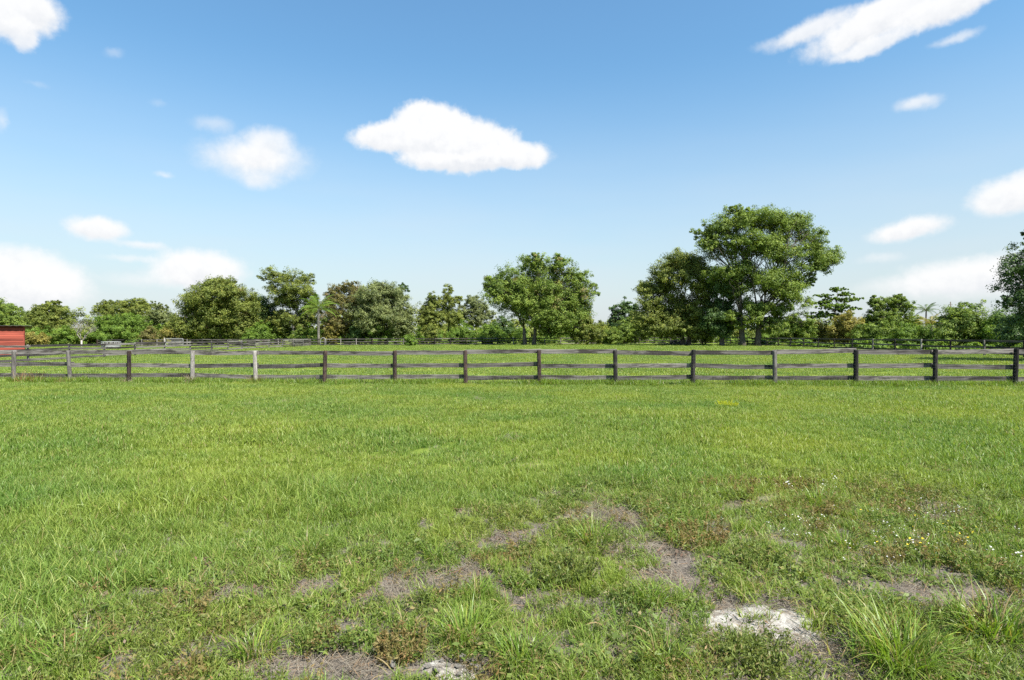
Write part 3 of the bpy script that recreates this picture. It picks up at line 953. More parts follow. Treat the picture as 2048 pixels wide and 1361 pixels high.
def make_tree(name, label, cat, Y, trunks, lobes_px, mat, n_leaf, leaf=.26, trunk_r=.3, bark='bark', clump_r=.9, shell=.55, up=.5,
              depth=1.0, seed=1, core=.72, fork=.25, lscale=1.0, dry=0.0, asp=.55, droop=0.0, group=None, twig=0.5, mat2=None):
    """trunks: list of (px) columns of the stems; lobes_px: (x, y, rx, ry[, dy]) photograph ellipses placed at depth Y"""
    n_leaf *= 4.2; leaf *= .80
    rng = np.random.RandomState(seed)
    bx = gx(sum(trunks) / len(trunks), Y)
    bz = float(height(bx, Y))
    root = thing(name, label, cat, (bx, Y, bz), group)
    base = (bx, Y, bz)
    sc_ = Y / FPX
    lobes = []
    for l in lobes_px:
        x, y, rx, ry = l[:4]; rx *= 1.12 * lscale; ry *= 1.1 * lscale; dy = l[4] if len(l) > 4 else rng.uniform(-.35, .35) * depth * rx * sc_
        lobes.append((gx(x, Y), Y + dy, gz(x, y, Y), rx * sc_, max(rx, ry) * sc_ * .85 * depth, ry * sc_))
    acc = Acc()
    sub = []; owner = []
    for li, l in enumerate(lobes):
        k = 9 if l[3] > 1.6 else 5
        sub.append((l[0], l[1], l[2], l[3] * core, l[4] * core, l[5] * core)); owner.append(li)
        for q in range(k):
            d_ = rng.randn(3); d_[2] += .25; d_ /= np.linalg.norm(d_)
            f_ = rng.uniform(.36, .58)
            c_ = np.array(l[:3]) + d_ * np.array(l[3:]) * rng.uniform(.55, .86)
            sub.append((c_[0], c_[1], c_[2], l[3] * f_, l[4] * f_, l[5] * f_ * .9)); owner.append(li)
    cs = crown(acc, rng, Y, sub, n_leaf, leaf, clump_r * .8, shell, up, asp, base, dry, droop)
    cl = [np.concatenate([c for c, ow in zip(cs, owner) if ow == li]) for li in range(len(lobes))]
    obj('crown', acc.mesh('crown'), LM[mat], root, kind='stuff')
    # stems and limbs
    br = Acc()
    for t_i, tp in enumerate(trunks):
        tx = gx(tp, Y); 
        mine = [i for i in range(len(lobes)) if min(range(len(trunks)), key=lambda q: abs(gx(trunks[q], Y) - lobes[i][0])) == t_i] or [0]
        top_z = max(lobes[i][2] for i in mine)
        mx = np.mean([lobes[i][0] for i in mine])
        fz = max(.6, top_z * fork)
        r0 = trunk_r
        fp = (tx + (mx - tx) * .06 - bx, 0, fz)
        br.tube([(tx - bx, 0, -.3), (tx - bx, 0, .12 * fz), (tx - bx + (mx - tx) * .05, .05, .55 * fz), fp], [r0 * 1.5, r0 * 1.15, r0 * .95, r0 * .85], 9)
        for i in mine:
            l = lobes[i]
            e = (l[0] - bx, l[1] - Y, l[2] - bz - l[5] * .15)
            path = wiggle(rng, fp, e, 5, .5 * np.linalg.norm(np.array(e) - np.array(fp)) * .3)
            rr = r0 * .38 * min(1, .5 + l[3] / 4)
            br.tube(path, [rr * (1 - .75 * k / 5) for k in range(6)], 6)
            cc = cl[i]
            for c in cc[rng.permutation(len(cc))[:int(3 + twig * len(cc) ** .5 * 1.5)]]:
                st = path[rng.randint(2, 6)]
                ee = (c[0] - bx, c[1] - Y, c[2] - bz)
                pp = wiggle(rng, st, ee, 3, .12 * np.linalg.norm(np.array(ee) - np.array(st)))
                br.tube(pp, [rr * .34, rr * .25, rr * .16, rr * .06], 4, False)
    obj('trunk', br.mesh('trunk', True), M[bark], root)
    return root

def make_bush(name, label, Y, px, top, rx, mat, n_leaf, leaf=.2, seed=1, lobes=7, clump_r=.5, cat='bush', dry=0, up=.5, group=None, base_py=None, depth=1.0):
    n_leaf *= 2.4; leaf *= .98; rx *= 1.1
    rng = np.random.RandomState(seed)
    s = Y / FPX
    bx = gx(px, Y); bz = float(height(bx, Y))
    H = gz(px, top, Y) - bz; W = rx * s
    L_ = []
    for k in range(lobes):
        a = rng.uniform(-1, 1)
        hh = H * (1 - .45 * a * a) * rng.uniform(.72, 1.0)
        rz = hh * rng.uniform(.36, .5)
        L_.append((bx + a * W * .68, Y + rng.uniform(-.6, .6) * min(W, 3) * depth, hh - rz, W * rng.uniform(.28, .45), W * rng.uniform(.3, .5) * depth, rz))
    L_.append((bx, Y, H * .38, W * .7, W * .6 * depth, H * .38))
    root = thing(name, label, cat, (bx, Y, bz), group)
    acc = Acc()
    cl = crown(acc, rng, Y, L_, n_leaf, leaf, clump_r, .5, up, .55, (bx, Y, bz), dry)
    obj('crown', acc.mesh('crown'), LM[mat], root, kind='stuff')
    br = Acc()
    for l in L_:
        e = (l[0] - bx, l[1] - Y, l[2])
        s0 = (rng.uniform(-.2, .2) * W, rng.uniform(-.2, .2), -.1)
        br.tube(wiggle(rng, s0, e, 4, .2), [.07, .06, .05, .035, .015], 5)
    obj('trunk', br.mesh('trunk', True), M['bark'], root)
    return root

# --- the two groups that dominate the view
make_tree('broadleaf_tree', 'tallest tree in view, wide airy crown on dark twin trunks at right', 'tree', 86, [1485, 1515],
          [(1478, 450, 52, 36), (1545, 445, 52, 34), (1600, 468, 48, 36), (1636, 508, 36, 36), (1438, 487, 42, 32), (1412, 466, 24, 16), (1500, 500, 52, 38),
           (1562, 520, 54, 42), (1640, 535, 26, 28), (1470, 560, 56, 40), (1530, 575, 54, 40), (1590, 590, 36, 34), (1510, 625, 46, 32),
           (1570, 632, 40, 28), (1604, 650, 22, 18), (1480, 425, 22, 16), (1622, 560, 20, 18), (1462, 645, 26, 22), (1545, 650, 30, 18)],
          'mid', 46000, .25, .40, 'bark', 1.15, .40, .45, .8, 3, core=.38, lscale=.94, fork=.22, twig=1.4)
make_tree('broadleaf_tree', 'dense spreading tree leaning left below the tallest tree', 'tree', 91, [1366, 1378],
          [(1352, 545, 40, 32), (1312, 578, 32, 30), (1392, 556, 40, 36), (1338, 612, 50, 40), (1398, 620, 42, 40), (1302, 632, 32, 34), (1370, 524, 24, 14),
           (1345, 650, 40, 22), (1320, 556, 18, 12), (1295, 662, 26, 16), (1395, 660, 34, 17), (1340, 664, 30, 12)], 'olive', 33000, .27, .3, 'bark', .9, .5, .5, 1.0, 5, core=.75, fork=.3, twig=.8)
make_tree('ivy_tree', 'dark leaf-wrapped trunk tree between the leaning tree and the tallest tree', 'tree', 88, [1444],
          [(1444, 600, 36, 34), (1428, 640, 30, 26), (1464, 640, 28, 26), (1444, 665, 20, 16), (1444, 560, 28, 26)], 'dark', 11000, .25, .35, 'bark', .7, .45, .4, 1, 6, fork=.3)
make_tree('broadleaf_tree', 'rounded bright green tree standing alone at the middle of the boundary fence', 'tree', 98, [1050, 1068],
          [(1022, 560, 44, 36), (1082, 545, 46, 34), (1132, 580, 44, 42), (1082, 598, 54, 40), (1008, 590, 34, 26), (1108, 640, 38, 30), (1162, 600, 24, 30),
           (1070, 520, 28, 16), (1040, 585, 40, 30), (1122, 528, 26, 18), (988, 570, 18, 20), (1150, 560, 28, 24), (1030, 602, 38, 30), (1100, 606, 58, 40), (1055, 616, 30, 28), (1076, 628, 44, 30), (1150, 618, 34, 34), (1140, 625, 36, 30), (1074, 640, 26, 20), (1130, 655, 34, 18), (1100, 664, 26, 12), (1165, 652, 24, 20), (1185, 580, 12, 14)],
          'mid', 42000, .28, .3, 'bark', .95, .25, .5, .95, 8, core=.95, fork=.26, twig=1.0, dry=.03)
# --- left half of the tree line
T = make_tree
T('mango_tree', 'broad rounded olive-green tree left of centre, densest crown on the left', 'tree', 112, [443],
  [(440, 595, 52, 32), (400, 615, 40, 36), (485, 605, 36, 36), (430, 640, 58, 34), (380, 645, 28, 30), (490, 648, 30, 28), (440, 575, 34, 16), (398, 660, 32, 18), (440, 662, 34, 16), (482, 664, 28, 15), (365, 660, 16, 18)],
  'olive', 34000, .31, .4, 'bark', 1.0, .35, .5, 1, 12, core=.97, fork=.2, dry=.02)
T('tall_tree', 'tall uneven tree with gaps in its crown right of the olive mango tree', 'tree', 114, [586],
  [(545, 560, 26, 20), (590, 575, 34, 26), (610, 562, 18, 18), (560, 590, 28, 26), (600, 612, 32, 26), (575, 640, 28, 22), (622, 590, 14, 20), (604, 652, 24, 20), (560, 662, 22, 14), (625, 625, 16, 20)],
  'olive', 16000, .27, .22, 'bark_pale', .8, .45, .5, 1, 13, core=.6, fork=.4, twig=1.2)
T('dark_tree', 'very dark green tree filling the gap beside the broad olive tree', 'tree', 117, [530],
  [(520, 620, 28, 32), (545, 640, 28, 30), (505, 650, 24, 24), (570, 650, 24, 22), (520, 664, 30, 14), (560, 668, 26, 12)], 'dark', 14000, .27, .25, 'bark', .8, .45, .4, 1, 14)
T('scraggly_tree', 'scraggly brown-tinged tree with bare twigs on top left of the grey-green dome', 'tree', 113, [690],
  [(690, 590, 32, 24), (668, 620, 28, 30), (710, 620, 28, 30), (700, 575, 18, 12), (680, 655, 30, 20), (655, 662, 18, 14), (705, 664, 24, 14)], 'brown', 14000, .26, .2, 'bark_pale', .7, .45, .5, 1, 15, core=.7, fork=.3, dry=.08, twig=1.5)
T('domed_tree', 'grey-green dome-shaped tree with small leaves just left of the gap', 'tree', 111, [772],
  [(762, 595, 42, 28), (732, 622, 36, 34), (790, 615, 34, 36), (765, 642, 50, 26), (808, 645, 22, 24), (760, 580, 26, 14), (745, 660, 32, 17), (795, 662, 28, 15)], 'grey', 30000, .26, .32, 'bark', .75, .4, .55, 1, 16, core=1.0, fork=.2)
T('sapling', 'thin sapling poking up at the right shoulder of the grey-green dome', 'tree', 114, [808],
  [(805, 574, 8, 7), (813, 580, 7, 6), (800, 590, 7, 8)], 'dark', 700, .25, .1, 'bark', .4, .3, .5, 1, 17, fork=.6)
T('slender_tree', 'slender tree with the highest leafy spire between dome tree and middle tree', 'tree', 116, [897],
  [(896, 585, 12, 15), (898, 608, 16, 16), (885, 630, 22, 20), (905, 640, 20, 20), (918, 600, 9, 10)], 'olive', 7000, .25, .12, 'bark', .55, .4, .5, 1, 18, fork=.4)
T('slender_tree', 'slender tree with a blunt top immediately right of the gap', 'tree', 114, [866],
  [(870, 600, 14, 13), (862, 620, 18, 18), (872, 640, 22, 20), (852, 645, 14, 20)], 'olive', 7000, .25, .12, 'bark', .55, .4, .5, 1, 19, fork=.4)
T('slender_tree', 'thin airy tree touching the left edge of the middle tree', 'tree', 118, [946],
  [(945, 602, 15, 14), (958, 618, 18, 16), (940, 632, 22, 20), (968, 640, 20, 18)], 'grey', 7000, .25, .12, 'bark', .55, .4, .5, 1, 20, fork=.4)
T('rounded_tree', 'rounded green tree at the far left edge above the red shed', 'tree', 128, [20],
  [(20, 628, 42, 22), (-10, 618, 30, 26), (55, 640, 28, 18), (15, 650, 50, 20), (-25, 640, 36, 26)], 'mid', 15000, .30, .3, 'bark', .9, .5, .5, 1, 21)
T('sparse_tree', 'sparse-topped olive tree behind the pale bare tree', 'tree', 124, [104],
  [(100, 622, 30, 18), (122, 632, 22, 18), (86, 640, 24, 20), (108, 608, 14, 7), (110, 655, 34, 20)], 'olive', 10000, .28, .2, 'bark', .8, .4, .5, 1, 22)
T('sparse_tree', 'olive tree with ragged top behind the feathery bright green tree', 'tree', 126, [262],
  [(225, 612, 24, 12), (262, 610, 32, 14), (285, 625, 24, 18), (250, 632, 44, 20), (205, 620, 16, 14)], 'olive', 12000, .28, .2, 'bark', .8, .4, .5, 1, 23)
T('feathery_tree', 'low feathery bright green tree right of the pale bare tree', 'tree', 112, [236],
  [(236, 640, 36, 14), (215, 655, 28, 14), (262, 650, 28, 14), (240, 665, 42, 14), (200, 668, 16, 12), (285, 664, 16, 12)], 'bright', 12000, .26, .16, 'bark', .7, .4, .7, 1, 24, droop=.5)
T('sparse_tree', 'small thin tree left of the broad olive tree against the sky', 'tree', 125, [322],
  [(320, 615, 14, 9), (318, 635, 24, 18), (340, 640, 16, 14), (300, 645, 20, 16)], 'grey', 6000, .27, .14, 'bark', .7, .4, .5, 1, 25)
B = make_bush
B('yellow_shrub', 'yellow-brown shrub at the left foot of the broad olive tree', 110, 345, 648, 26, 'yellow', 4200, .22, 31)
B('yellow_shrub', 'brownish shrub between feathery tree and yellow-brown shrub', 111, 298, 652, 24, 'brown', 4000, .22, 32, dry=.06)
B('shrub', 'olive shrub touching the right corner of the red shed', 100, 70, 656, 30, 'yellow', 5000, .22, 33)
B('shrub', 'dark shrub behind the pale bare tree', 114, 130, 652, 34, 'mid', 5500, .24, 34)
B('shrub', 'rounded shrub under the pale bare tree on its right', 113, 178, 654, 28, 'olive', 4600, .24, 35)
B('shrub', 'leafy green shrub at the front foot of the dark tree', 110, 522, 634, 26, 'bright', 5200, .24, 36)
B('shrub', 'small bright shrub at the foot of the tall uneven tree', 111, 600, 652, 20, 'mid', 3200, .22, 37)
B('shrub', 'shrub with yellow-green leaves right of the white-trunked palm', 111, 664, 645, 20, 'yellow', 3600, .22, 38)
B('shrub', 'dark shrub in the shade between scraggly tree and dome tree', 110, 715, 645, 26, 'dark', 4000, .22, 39)
B('shrub', 'shrub at the base of the blunt slender tree', 112, 862, 638, 30, 'olive', 5200, .22, 40)
B('shrub', 'bright green shrub below the tree with the leafy spire', 110, 925, 640, 32, 'bright', 6000, .22, 41)
B('shrub', 'bright low shrub close to the left trunk of the middle tree', 110, 985, 645, 34, 'bright', 6000, .22, 42)
B('shrub', 'dark rounded shrub behind the left trunk of the middle tree', 113, 1005, 622, 26, 'dark', 4600, .24, 43)
B('young_tree', 'lone pale green bush in front of the boundary fence left of middle', 97, 819, 662, 15, 'bright', 2000, .2, 44, lobes=5, clump_r=.35)
B('shrub', 'drooping olive shrub under the right side of the middle tree', 99, 1172, 612, 30, 'olive', 6500, .22, 45)
B('shrub', 'tall olive shrub right of the drooping shrub', 108, 1205, 632, 24, 'olive', 4600, .22, 46)
B('broad_leaf_shrub', 'dark blue-green domed bush left of the leaning tree', 112, 1252, 572, 36, 'dark', 7500, .32, 47)
B('shrub', 'light green shrub at the foot of the dark domed bush', 106, 1268, 622, 36, 'mid', 6500, .22, 48)
B('shrub', 'low shrub behind the right end of the boundary fence', 103, 1225, 652, 24, 'mid', 4200, .2, 49)
B('shrub', 'shaded shrub between the leaning tree and the leaf-wrapped trunk', 99, 1405, 640, 34, 'mid', 4800, .22, 50)
B('shrub', 'sunlit shrub right of the twin trunks of the tallest tree', 101, 1592, 628, 46, 'mid', 8500, .22, 51)
B('shrub', 'yellow-leaved low shrub below the tiered umbrella tree', 104, 1640, 640, 34, 'yellow', 5600, .22, 52)
B('shrub', 'olive straw-tinted clump right of the tiered umbrella tree', 84, 1698, 612, 36, 'yellow', 8000, .2, 53, lobes=9)
B('shrub', 'small green shrub beyond the fence under the open tree', 80, 1752, 634, 40, 'mid', 7000, .2, 54)
B('shrub', 'low bright bush between open tree and date palm', 76, 1822, 640, 44, 'bright', 7600, .2, 55)
B('shrub', 'large glossy bush left of the tree at the right edge', 70, 1930, 600, 62, 'mid', 15000, .2, 56, lobes=10)
B('shrub', 'bush with pale new shoots behind the right-hand fence', 66, 2000, 612, 40, 'bright', 8000, .19, 57)
B('shrub', 'dark bush directly under the tree at the right edge', 58, 2050, 600, 50, 'dark', 8000, .19, 58)
T('umbrella_tree', 'tiered umbrella-shaped tree with flat bright leaf layers right of tallest tree', 'tree', 100, [1670],
  [(1672, 580, 20, 4), (1692, 588, 22, 4), (1650, 592, 20, 4), (1678, 600, 34, 5), (1640, 606, 20, 4), (1706, 598, 16, 4), (1662, 614, 32, 6), (1690, 618, 26, 6), (1650, 630, 30, 8), (1680, 634, 26, 8)],
  'bright', 8000, .34, .14, 'bark', .5, .2, 1.2, 1, 26, fork=.7)
T('open_tree', 'open multi-stemmed tree with upright tips behind the right-hand fence', 'tree', 86, [1775, 1790],
  [(1760, 612, 22, 16), (1785, 604, 24, 14), (1808, 618, 22, 16), (1775, 636, 34, 18), (1815, 645, 24, 18), (1755, 645, 20, 18), (1748, 600, 8, 8), (1800, 596, 9, 7), (1780, 655, 40, 18), (1735, 650, 18, 18)],
  'mid', 15000, .22, .11, 'bark_pale', .5, .35, .4, 1, 27, core=.55, fork=.3, twig=1.4)
T('edge_tree', 'dark tree cut off by the right edge of the picture', 'tree', 36, [2190],
  [(2150, 560, 95, 70), (2085, 545, 55, 45), (2070, 600, 45, 45), (2048, 575, 36, 22), (2110, 480, 60, 40), (2062, 500, 18, 22), (2200, 500, 80, 60), (2025, 602, 24, 16), (2100, 640, 60, 36), (2056, 468, 10, 10)],
  'dark', 22000, .14, .26, 'bark', .5, .45, .45, .9, 28, core=.5, fork=.3, twig=1.3)
B('shrub', 'round-topped shrub silhouetted left of the tree at the right edge', 74, 1942, 590, 14, 'olive', 1800, .2, 59, lobes=4)

# --- far wood that closes the view behind the individual trees
acc = Acc(); rg = np.random.RandomState(77)
L_ = []
for k in range(152):
    px = -900 + k * 25 + rg.uniform(-10, 10)
    Y = rg.uniform(135, 175)
    top = rg.uniform(616, 645) if px < 1000 else rg.uniform(634, 652)
    H = gz(px, top, Y)
    L_.append((gx(px, Y), Y, H * .52, rg.uniform(2.6, 4.8), 3.2, H * .5)); L_.append((gx(px + 9, Y), Y - 4, H * .25, 3.6, 3.0, H * .26))
crown(acc, rg, 150, L_, 320000, .56, 1.2, .5, .5)
obj('distant_woodland', acc.mesh('distant_woodland'), LM['olive'], kind='stuff')
# low scrub along the foot of the tree line
acc = Acc(); L_ = []
for k in range(190):
    px = -700 + k * 18 + rg.uniform(-9, 9)
    Y = rg.uniform(107, 124) if px < 1480 else rg.uniform(100, 122)
    H = rg.uniform(2.0, 5.0) if px < 1000 else rg.uniform(1.6, 4.0) if px < 1250 else rg.uniform(1.2, 2.6)
    L_.append((gx(px, Y), Y, H * .45, rg.uniform(1.0, 2.2), 1.4, H * .5))
for k in range(60):
    Y = 46 + k * 1.0 + rg.uniform(-.5, .5)
    H = rg.uniform(.5, 1.3)
    L_.append((RX + rg.uniform(1.5, 6), Y, H * .4, rg.uniform(.8, 1.6), 1.2, H * .5))
crown(acc, rg, 110, L_, 230000, .26, .55, .4, .6)
obj('roadside_scrub', acc.mesh('roadside_scrub'), LM['bright'], kind='stuff')

# --- bare pale tree
rb = np.random.RandomState(4)
bx, bY = gx(163, 96), 96
bt = thing('bare_tree', 'small leafless tree with chalk-white branches on the left', 'tree', (bx, bY, float(height(bx, bY))))
a_ = Acc(); a_.tube([(0, 0, -.2), (0, 0, .5), (.02, 0, 1.2)], [.16, .13, .11], 8)
obj('trunk', a_.mesh('trunk', True), M['bark_pale'], bt)
a_ = Acc()
def grow(p, d, L, r, lev):
    q = p + d * L
    mid = p + d * L * .5 + Vector(rb.randn(3)) * .05 * L
    a_.tube([p, mid, q], [r, r * .85, r * .68], 5)
    if lev == 0:
        return
    for k in range(3 if lev > 2 else 2):
        nd = (d + Vector((rb.randn() * .55, rb.randn() * .5, rb.rand() * .25))).normalized()
        grow(q, nd, L * rb.uniform(.62, .85), r * .6, lev - 1)
for d0 in ((-.75, .1, .8), (-.1, -.2, 1), (.55, .2, .85), (.2, .4, .9), (-.4, -.3, .9)):
    grow(Vector((0.02, 0, 1.0 + .25 * rb.rand())), Vector(d0).normalized(), 1.15, .06, 4)
obj('branches', a_.mesh('branches', True), M['bark_pale'], bt, kind='stuff')

# --- palms: each frond is a part
def frond_mesh(rng, L, n=22, wid=.45):
    a_ = Acc(); path = []
    for i in range(9):
        t = i / 8
        path.append((L * (t - .12 * t ** 3), 0, L * (.42 * t - .62 * t * t)))
    a_.tube(path, [.035 * (1 - .85 * i / 8) for i in range(9)], 4, False, (.5, .5, .3))
    for i in range(2, n):
        t = i / n
        k = min(int(t * 8), 7); f = t * 8 - k
        p = np.array(path[k]) * (1 - f) + np.array(path[k + 1]) * f
        l = wid * math.sin(math.pi * (.15 + .8 * t)) * L * .5
        for s in (-1, 1):
            tip = p + np.array([l * .45, s * l * .8, -l * .45 + rng.randn() * .04])
            w = .035 * L * .4
            V = [p + np.array([-w, 0, 0]), p + np.array([w, 0, 0]), tip]
            a_.add(V, [np.array([[0, 1, 2]])], (rng.rand(), rng.rand() * .9, 0))
    return a_.mesh('frond')
def palm(name, label, px, Y, crown_py, L, nf, mat, seed, tr=.16, bark='bark', base_py=None):
    rng = np.random.RandomState(seed)
    x = gx(px, Y); root = thing(name, label, 'palm', (x, Y, float(height(x, Y))))
    H = gz(px, crown_py, Y)
    a_ = Acc(); a_.tube([(0, 0, -.2), (.03, 0, H * .3), (.0, 0, H * .7), (.02, 0, H)], [tr * 1.25, tr, tr * .95, tr * .8], 9)
    obj('trunk', a_.mesh('trunk', True), M[bark], root)
    ms = [frond_mesh(rng, L) for k in range(3)]
    for m_ in ms:
        m_.materials.append(LM[mat])
    for k in range(nf):
        an = k * 2.4 + rng.rand() * .3
        pitch = -.95 + 1.35 * (k / nf) + rng.randn() * .08
        obj('frond', ms[k % 3], None, root, (.02, 0, H), (rng.randn() * .15, pitch, an), (1, 1, 1))
    return root
palm('palm_tree', 'palm with a chalk-white trunk left of the scraggly brown-tinged tree', 637, 106, 618, 4.2, 18, 'bright', 3, .22, 'bark_pale')
palm('palm_tree', 'dark-fronded palm top rising behind the open tree on the right', 1852, 112, 622, 2.6, 16, 'dark', 4, .15)
palm('date_palm', 'yellow-green date palm among the shrubs left of the glossy bush', 1862, 82, 650, 2.4, 18, 'yellow', 5, .2)

# --- utility pole
Yp = 210; x = gx(1901, Yp)
up_ = thing('utility_pole', 'thin utility pole far off behind the shrubs on the right', 'pole', (x, Yp, 0))
a_ = Acc(); a_.tube([(0, 0, -.5), (0, 0, 6), (0, 0, gz(1901, 604, Yp))], [.22, .2, .17], 8)
obj('shaft', a_.mesh('shaft', True), M['bark'], up_)
a_ = Acc(); a_.box((-.7, -.06, gz(1901, 604, Yp) - 1.0), (.7, .06, gz(1901, 604, Yp) - .85)); obj('crossarm', a_.mesh('crossarm'), M['bark'], up_)

# ------------------------------------------------------------------ red shed
Ys = 53.0
sx1 = gx(48, Ys)                          # right corner of the visible wall
shed = thing('shed', 'red board-sided shed with a dark roof cut off by the left edge', 'shed', (sx1, Ys, float(height(sx1, Ys))), rz=R(38))
# local frame: wall runs along -X, depth +Y
SW, SD, SH = 6.0, 4.0, 2.72
nb = 15; bh = SH / nb
bm_ = []
for k in range(3):
    a_ = Acc()
    V = [(0, -.012, 0), (0, -.024, .0), (0, -.014, bh * 1.04), (0, .006, bh * 1.04)]
    V = V + [(1, v[1], v[2]) for v in V]
    a_.add(V, [np.array([(0, 1, 2, 3), (7, 6, 5, 4), (1, 5, 6, 2), (0, 4, 5, 1), (3, 2, 6, 7), (0, 3, 7, 4)])])
    me = a_.mesh('board'); me.materials.append(M['red']); bm_.append(me)
for k in range(nb):
    obj('board', bm_[k % 3], None, shed, (-SW, 0, k * bh), (0, 0, 0), (SW, 1, 1))
    obj('board', bm_[(k + 1) % 3], None, shed, (0, 0.01, k * bh), (0, 0, R(90)), (SD, 1, 1))
a_ = Acc(); a_.box((-SW + .02, .03, 0), (-.035, SD - .02, SH - .24)); obj('wall', a_.mesh('wall'), M['red'], shed)
a_ = Acc(); a_.box((-.035, -.04, 0), (.04, .02, SH)); obj('corner_trim', a_.mesh('corner_trim'), M['red'], shed)
a_ = Acc()
V = []
for i in range(60):
    xx = -SW - .3 + (SW + .85) * i / 59
    zz = .02 * math.sin(i * 1.6)
    V += [(xx, -.35, SH + .03 + zz), (xx, SD + .4, SH - .17 + zz), (xx, -.35, SH + .07 + zz), (xx, SD + .4, SH - .13 + zz)]
Q = []
for i in range(59):
    b0 = i * 4; b1 = b0 + 4
    Q += [(b0, b0 + 1, b1 + 1, b1), (b0 + 2, b1 + 2, b1 + 3, b0 + 3), (b0, b1, b1 + 2, b0 + 2), (b0 + 1, b0 + 3, b1 + 3, b1 + 1)]
Q += [(0, 2, 3, 1), (236, 237, 239, 238)]
a_.add(V, [np.array(Q)])
obj('roof', a_.mesh('roof'), M['roof'], shed)

# ------------------------------------------------------------------ metal gate, hoop, feeder, brush pile
def pipe_rect(a_, w_, h_, r, z0, rad=.18):
    pts = []
    for (cx_, cz_, s0) in ((w_ - rad, z0 + h_ - rad, 0), (rad, z0 + h_ - rad, 90), (rad, z0 + rad, 180), (w_ - rad, z0 + rad, 270)):
        for k in range(5):
            an = R(s0 + k * 22.5)
            pts.append((cx_ + rad * math.cos(an), 0, cz_ + rad * math.sin(an)))
    pts.append(pts[0])
    a_.tube(pts, [r] * len(pts), 6, False)
Yg = 99.0; x = gx(331, Yg)
gate = thing('pipe_gate', 'pale tubular metal gate with rounded corners on the left', 'gate', (x, Yg, float(height(x, Yg))))
a_ = Acc(); pipe_rect(a_, 2.9, 1.15, .045, .25); obj('gate_frame', a_.mesh('gate_frame', True), M['pipe'], gate)
for k in range(4):
    a_ = Acc(); a_.tube([(.03, 0, .48 + k * .22), (2.87, 0, .48 + k * .22)], [.025] * 2, 6); obj('gate_bar', a_.mesh('gate_bar', True), M['pipe'], gate)
a_ = Acc(); a_.tube([(-.18, 0, -.3), (-.18, 0, 1.55)], [.08, .075], 8); obj('gate_post', a_.mesh('gate_post', True), M['post_grey'], gate)
Yh = 101.0; x = gx(641, Yh)
hoop = thing('pipe_hoop', 'narrow pale pipe hoop standing at the far end of the left paddock fence', 'hoop', (x, Yh, float(height(x, Yh))))
a_ = Acc(); pts = [(0, 0, -.2), (0, 0, .9)] + [(.45 - .45 * math.cos(R(k * 22.5)), 0, .98 + .45 * math.sin(R(k * 22.5))) for k in range(9)] + [(.9, 0, .9), (.9, 0, -.2)]
a_.tube(pts, [.045] * len(pts), 6); obj('hoop_pipe', a_.mesh('hoop_pipe', True), M['pipe'], hoop)
Yf = 84.0; x = gx(222, Yf)
fd = thing('hay_feeder', 'round whitish hay feeder ring left of the tubular gate', 'feeder', (x, Yf, float(height(x, Yf))))
for z, r in ((.1, .03), (.55, .03), (1.05, .04)):
    a_ = Acc(); pts = [(1.15 * math.cos(R(k * 15)), 1.15 * math.sin(R(k * 15)), z) for k in range(25)]
    a_.tube(pts, [r] * 25, 6, False); obj('ring', a_.mesh('ring', True), M['pipe'], fd)
for k in range(14):
    an = k * 2 * math.pi / 14
    a_ = Acc(); p = (1.15 * math.cos(an), 1.15 * math.sin(an))
    a_.tube([(p[0], p[1], .0), (p[0], p[1], 1.05)], [.025] * 2, 6); obj('upright', a_.mesh('upright', True), M['pipe'], fd)
a_ = Acc(); V = []; 
for k in range(25):
    c_, s_ = math.cos(R(k * 15)), math.sin(R(k * 15)); V += [(1.13 * c_, 1.13 * s_, .08), (1.13 * c_, 1.13 * s_, .55)]
a_.add(V, [np.array([(2 * k, 2 * k + 2, 2 * k + 3, 2 * k + 1) for k in range(24)])]); obj('sheet', a_.mesh('sheet', True), M['pipe'], fd)

rp = np.random.RandomState(9)
Yb = 96.0; x = gx(1350, Yb)
pile = thing('brush_pile', 'heap of grey cut branches against the boundary fence below the leaning tree', 'brush pile', (x, Yb, float(height(x, Yb))))
a_ = Acc()
for k in range(120):
    cxx = rp.randn() * 1.1; L = rp.uniform(.8, 2.6); an = rp.uniform(0, math.pi); el_ = rp.uniform(-.25, .35)
    z = max(.06, .75 * math.exp(-(cxx / 1.4) ** 2) * rp.rand())
    dv = Vector((math.cos(an) * math.cos(el_), math.sin(an) * math.cos(el_) * .6, math.sin(el_))) * L * .5
    c0 = Vector((cxx, rp.randn() * .4, z + abs(dv.z)))
    r = rp.uniform(.015, .05)
    a_.tube([c0 - dv, c0 + Vector(rp.randn(3)) * .06, c0 + dv], [r, r * .9, r * .5], 5)
obj('branches', a_.mesh('branches', True), M['rail_old'], pile, kind='stuff')
for k in range(3):
    a_ = Acc(); x0 = -1.4 + k * .8
    a_.tube([(x0, -.55 - k * .1, .14), (x0 + 1.7, -.35, .16)], [.14, .12], 9); obj('log', a_.mesh('log', True), M['rail'], pile)

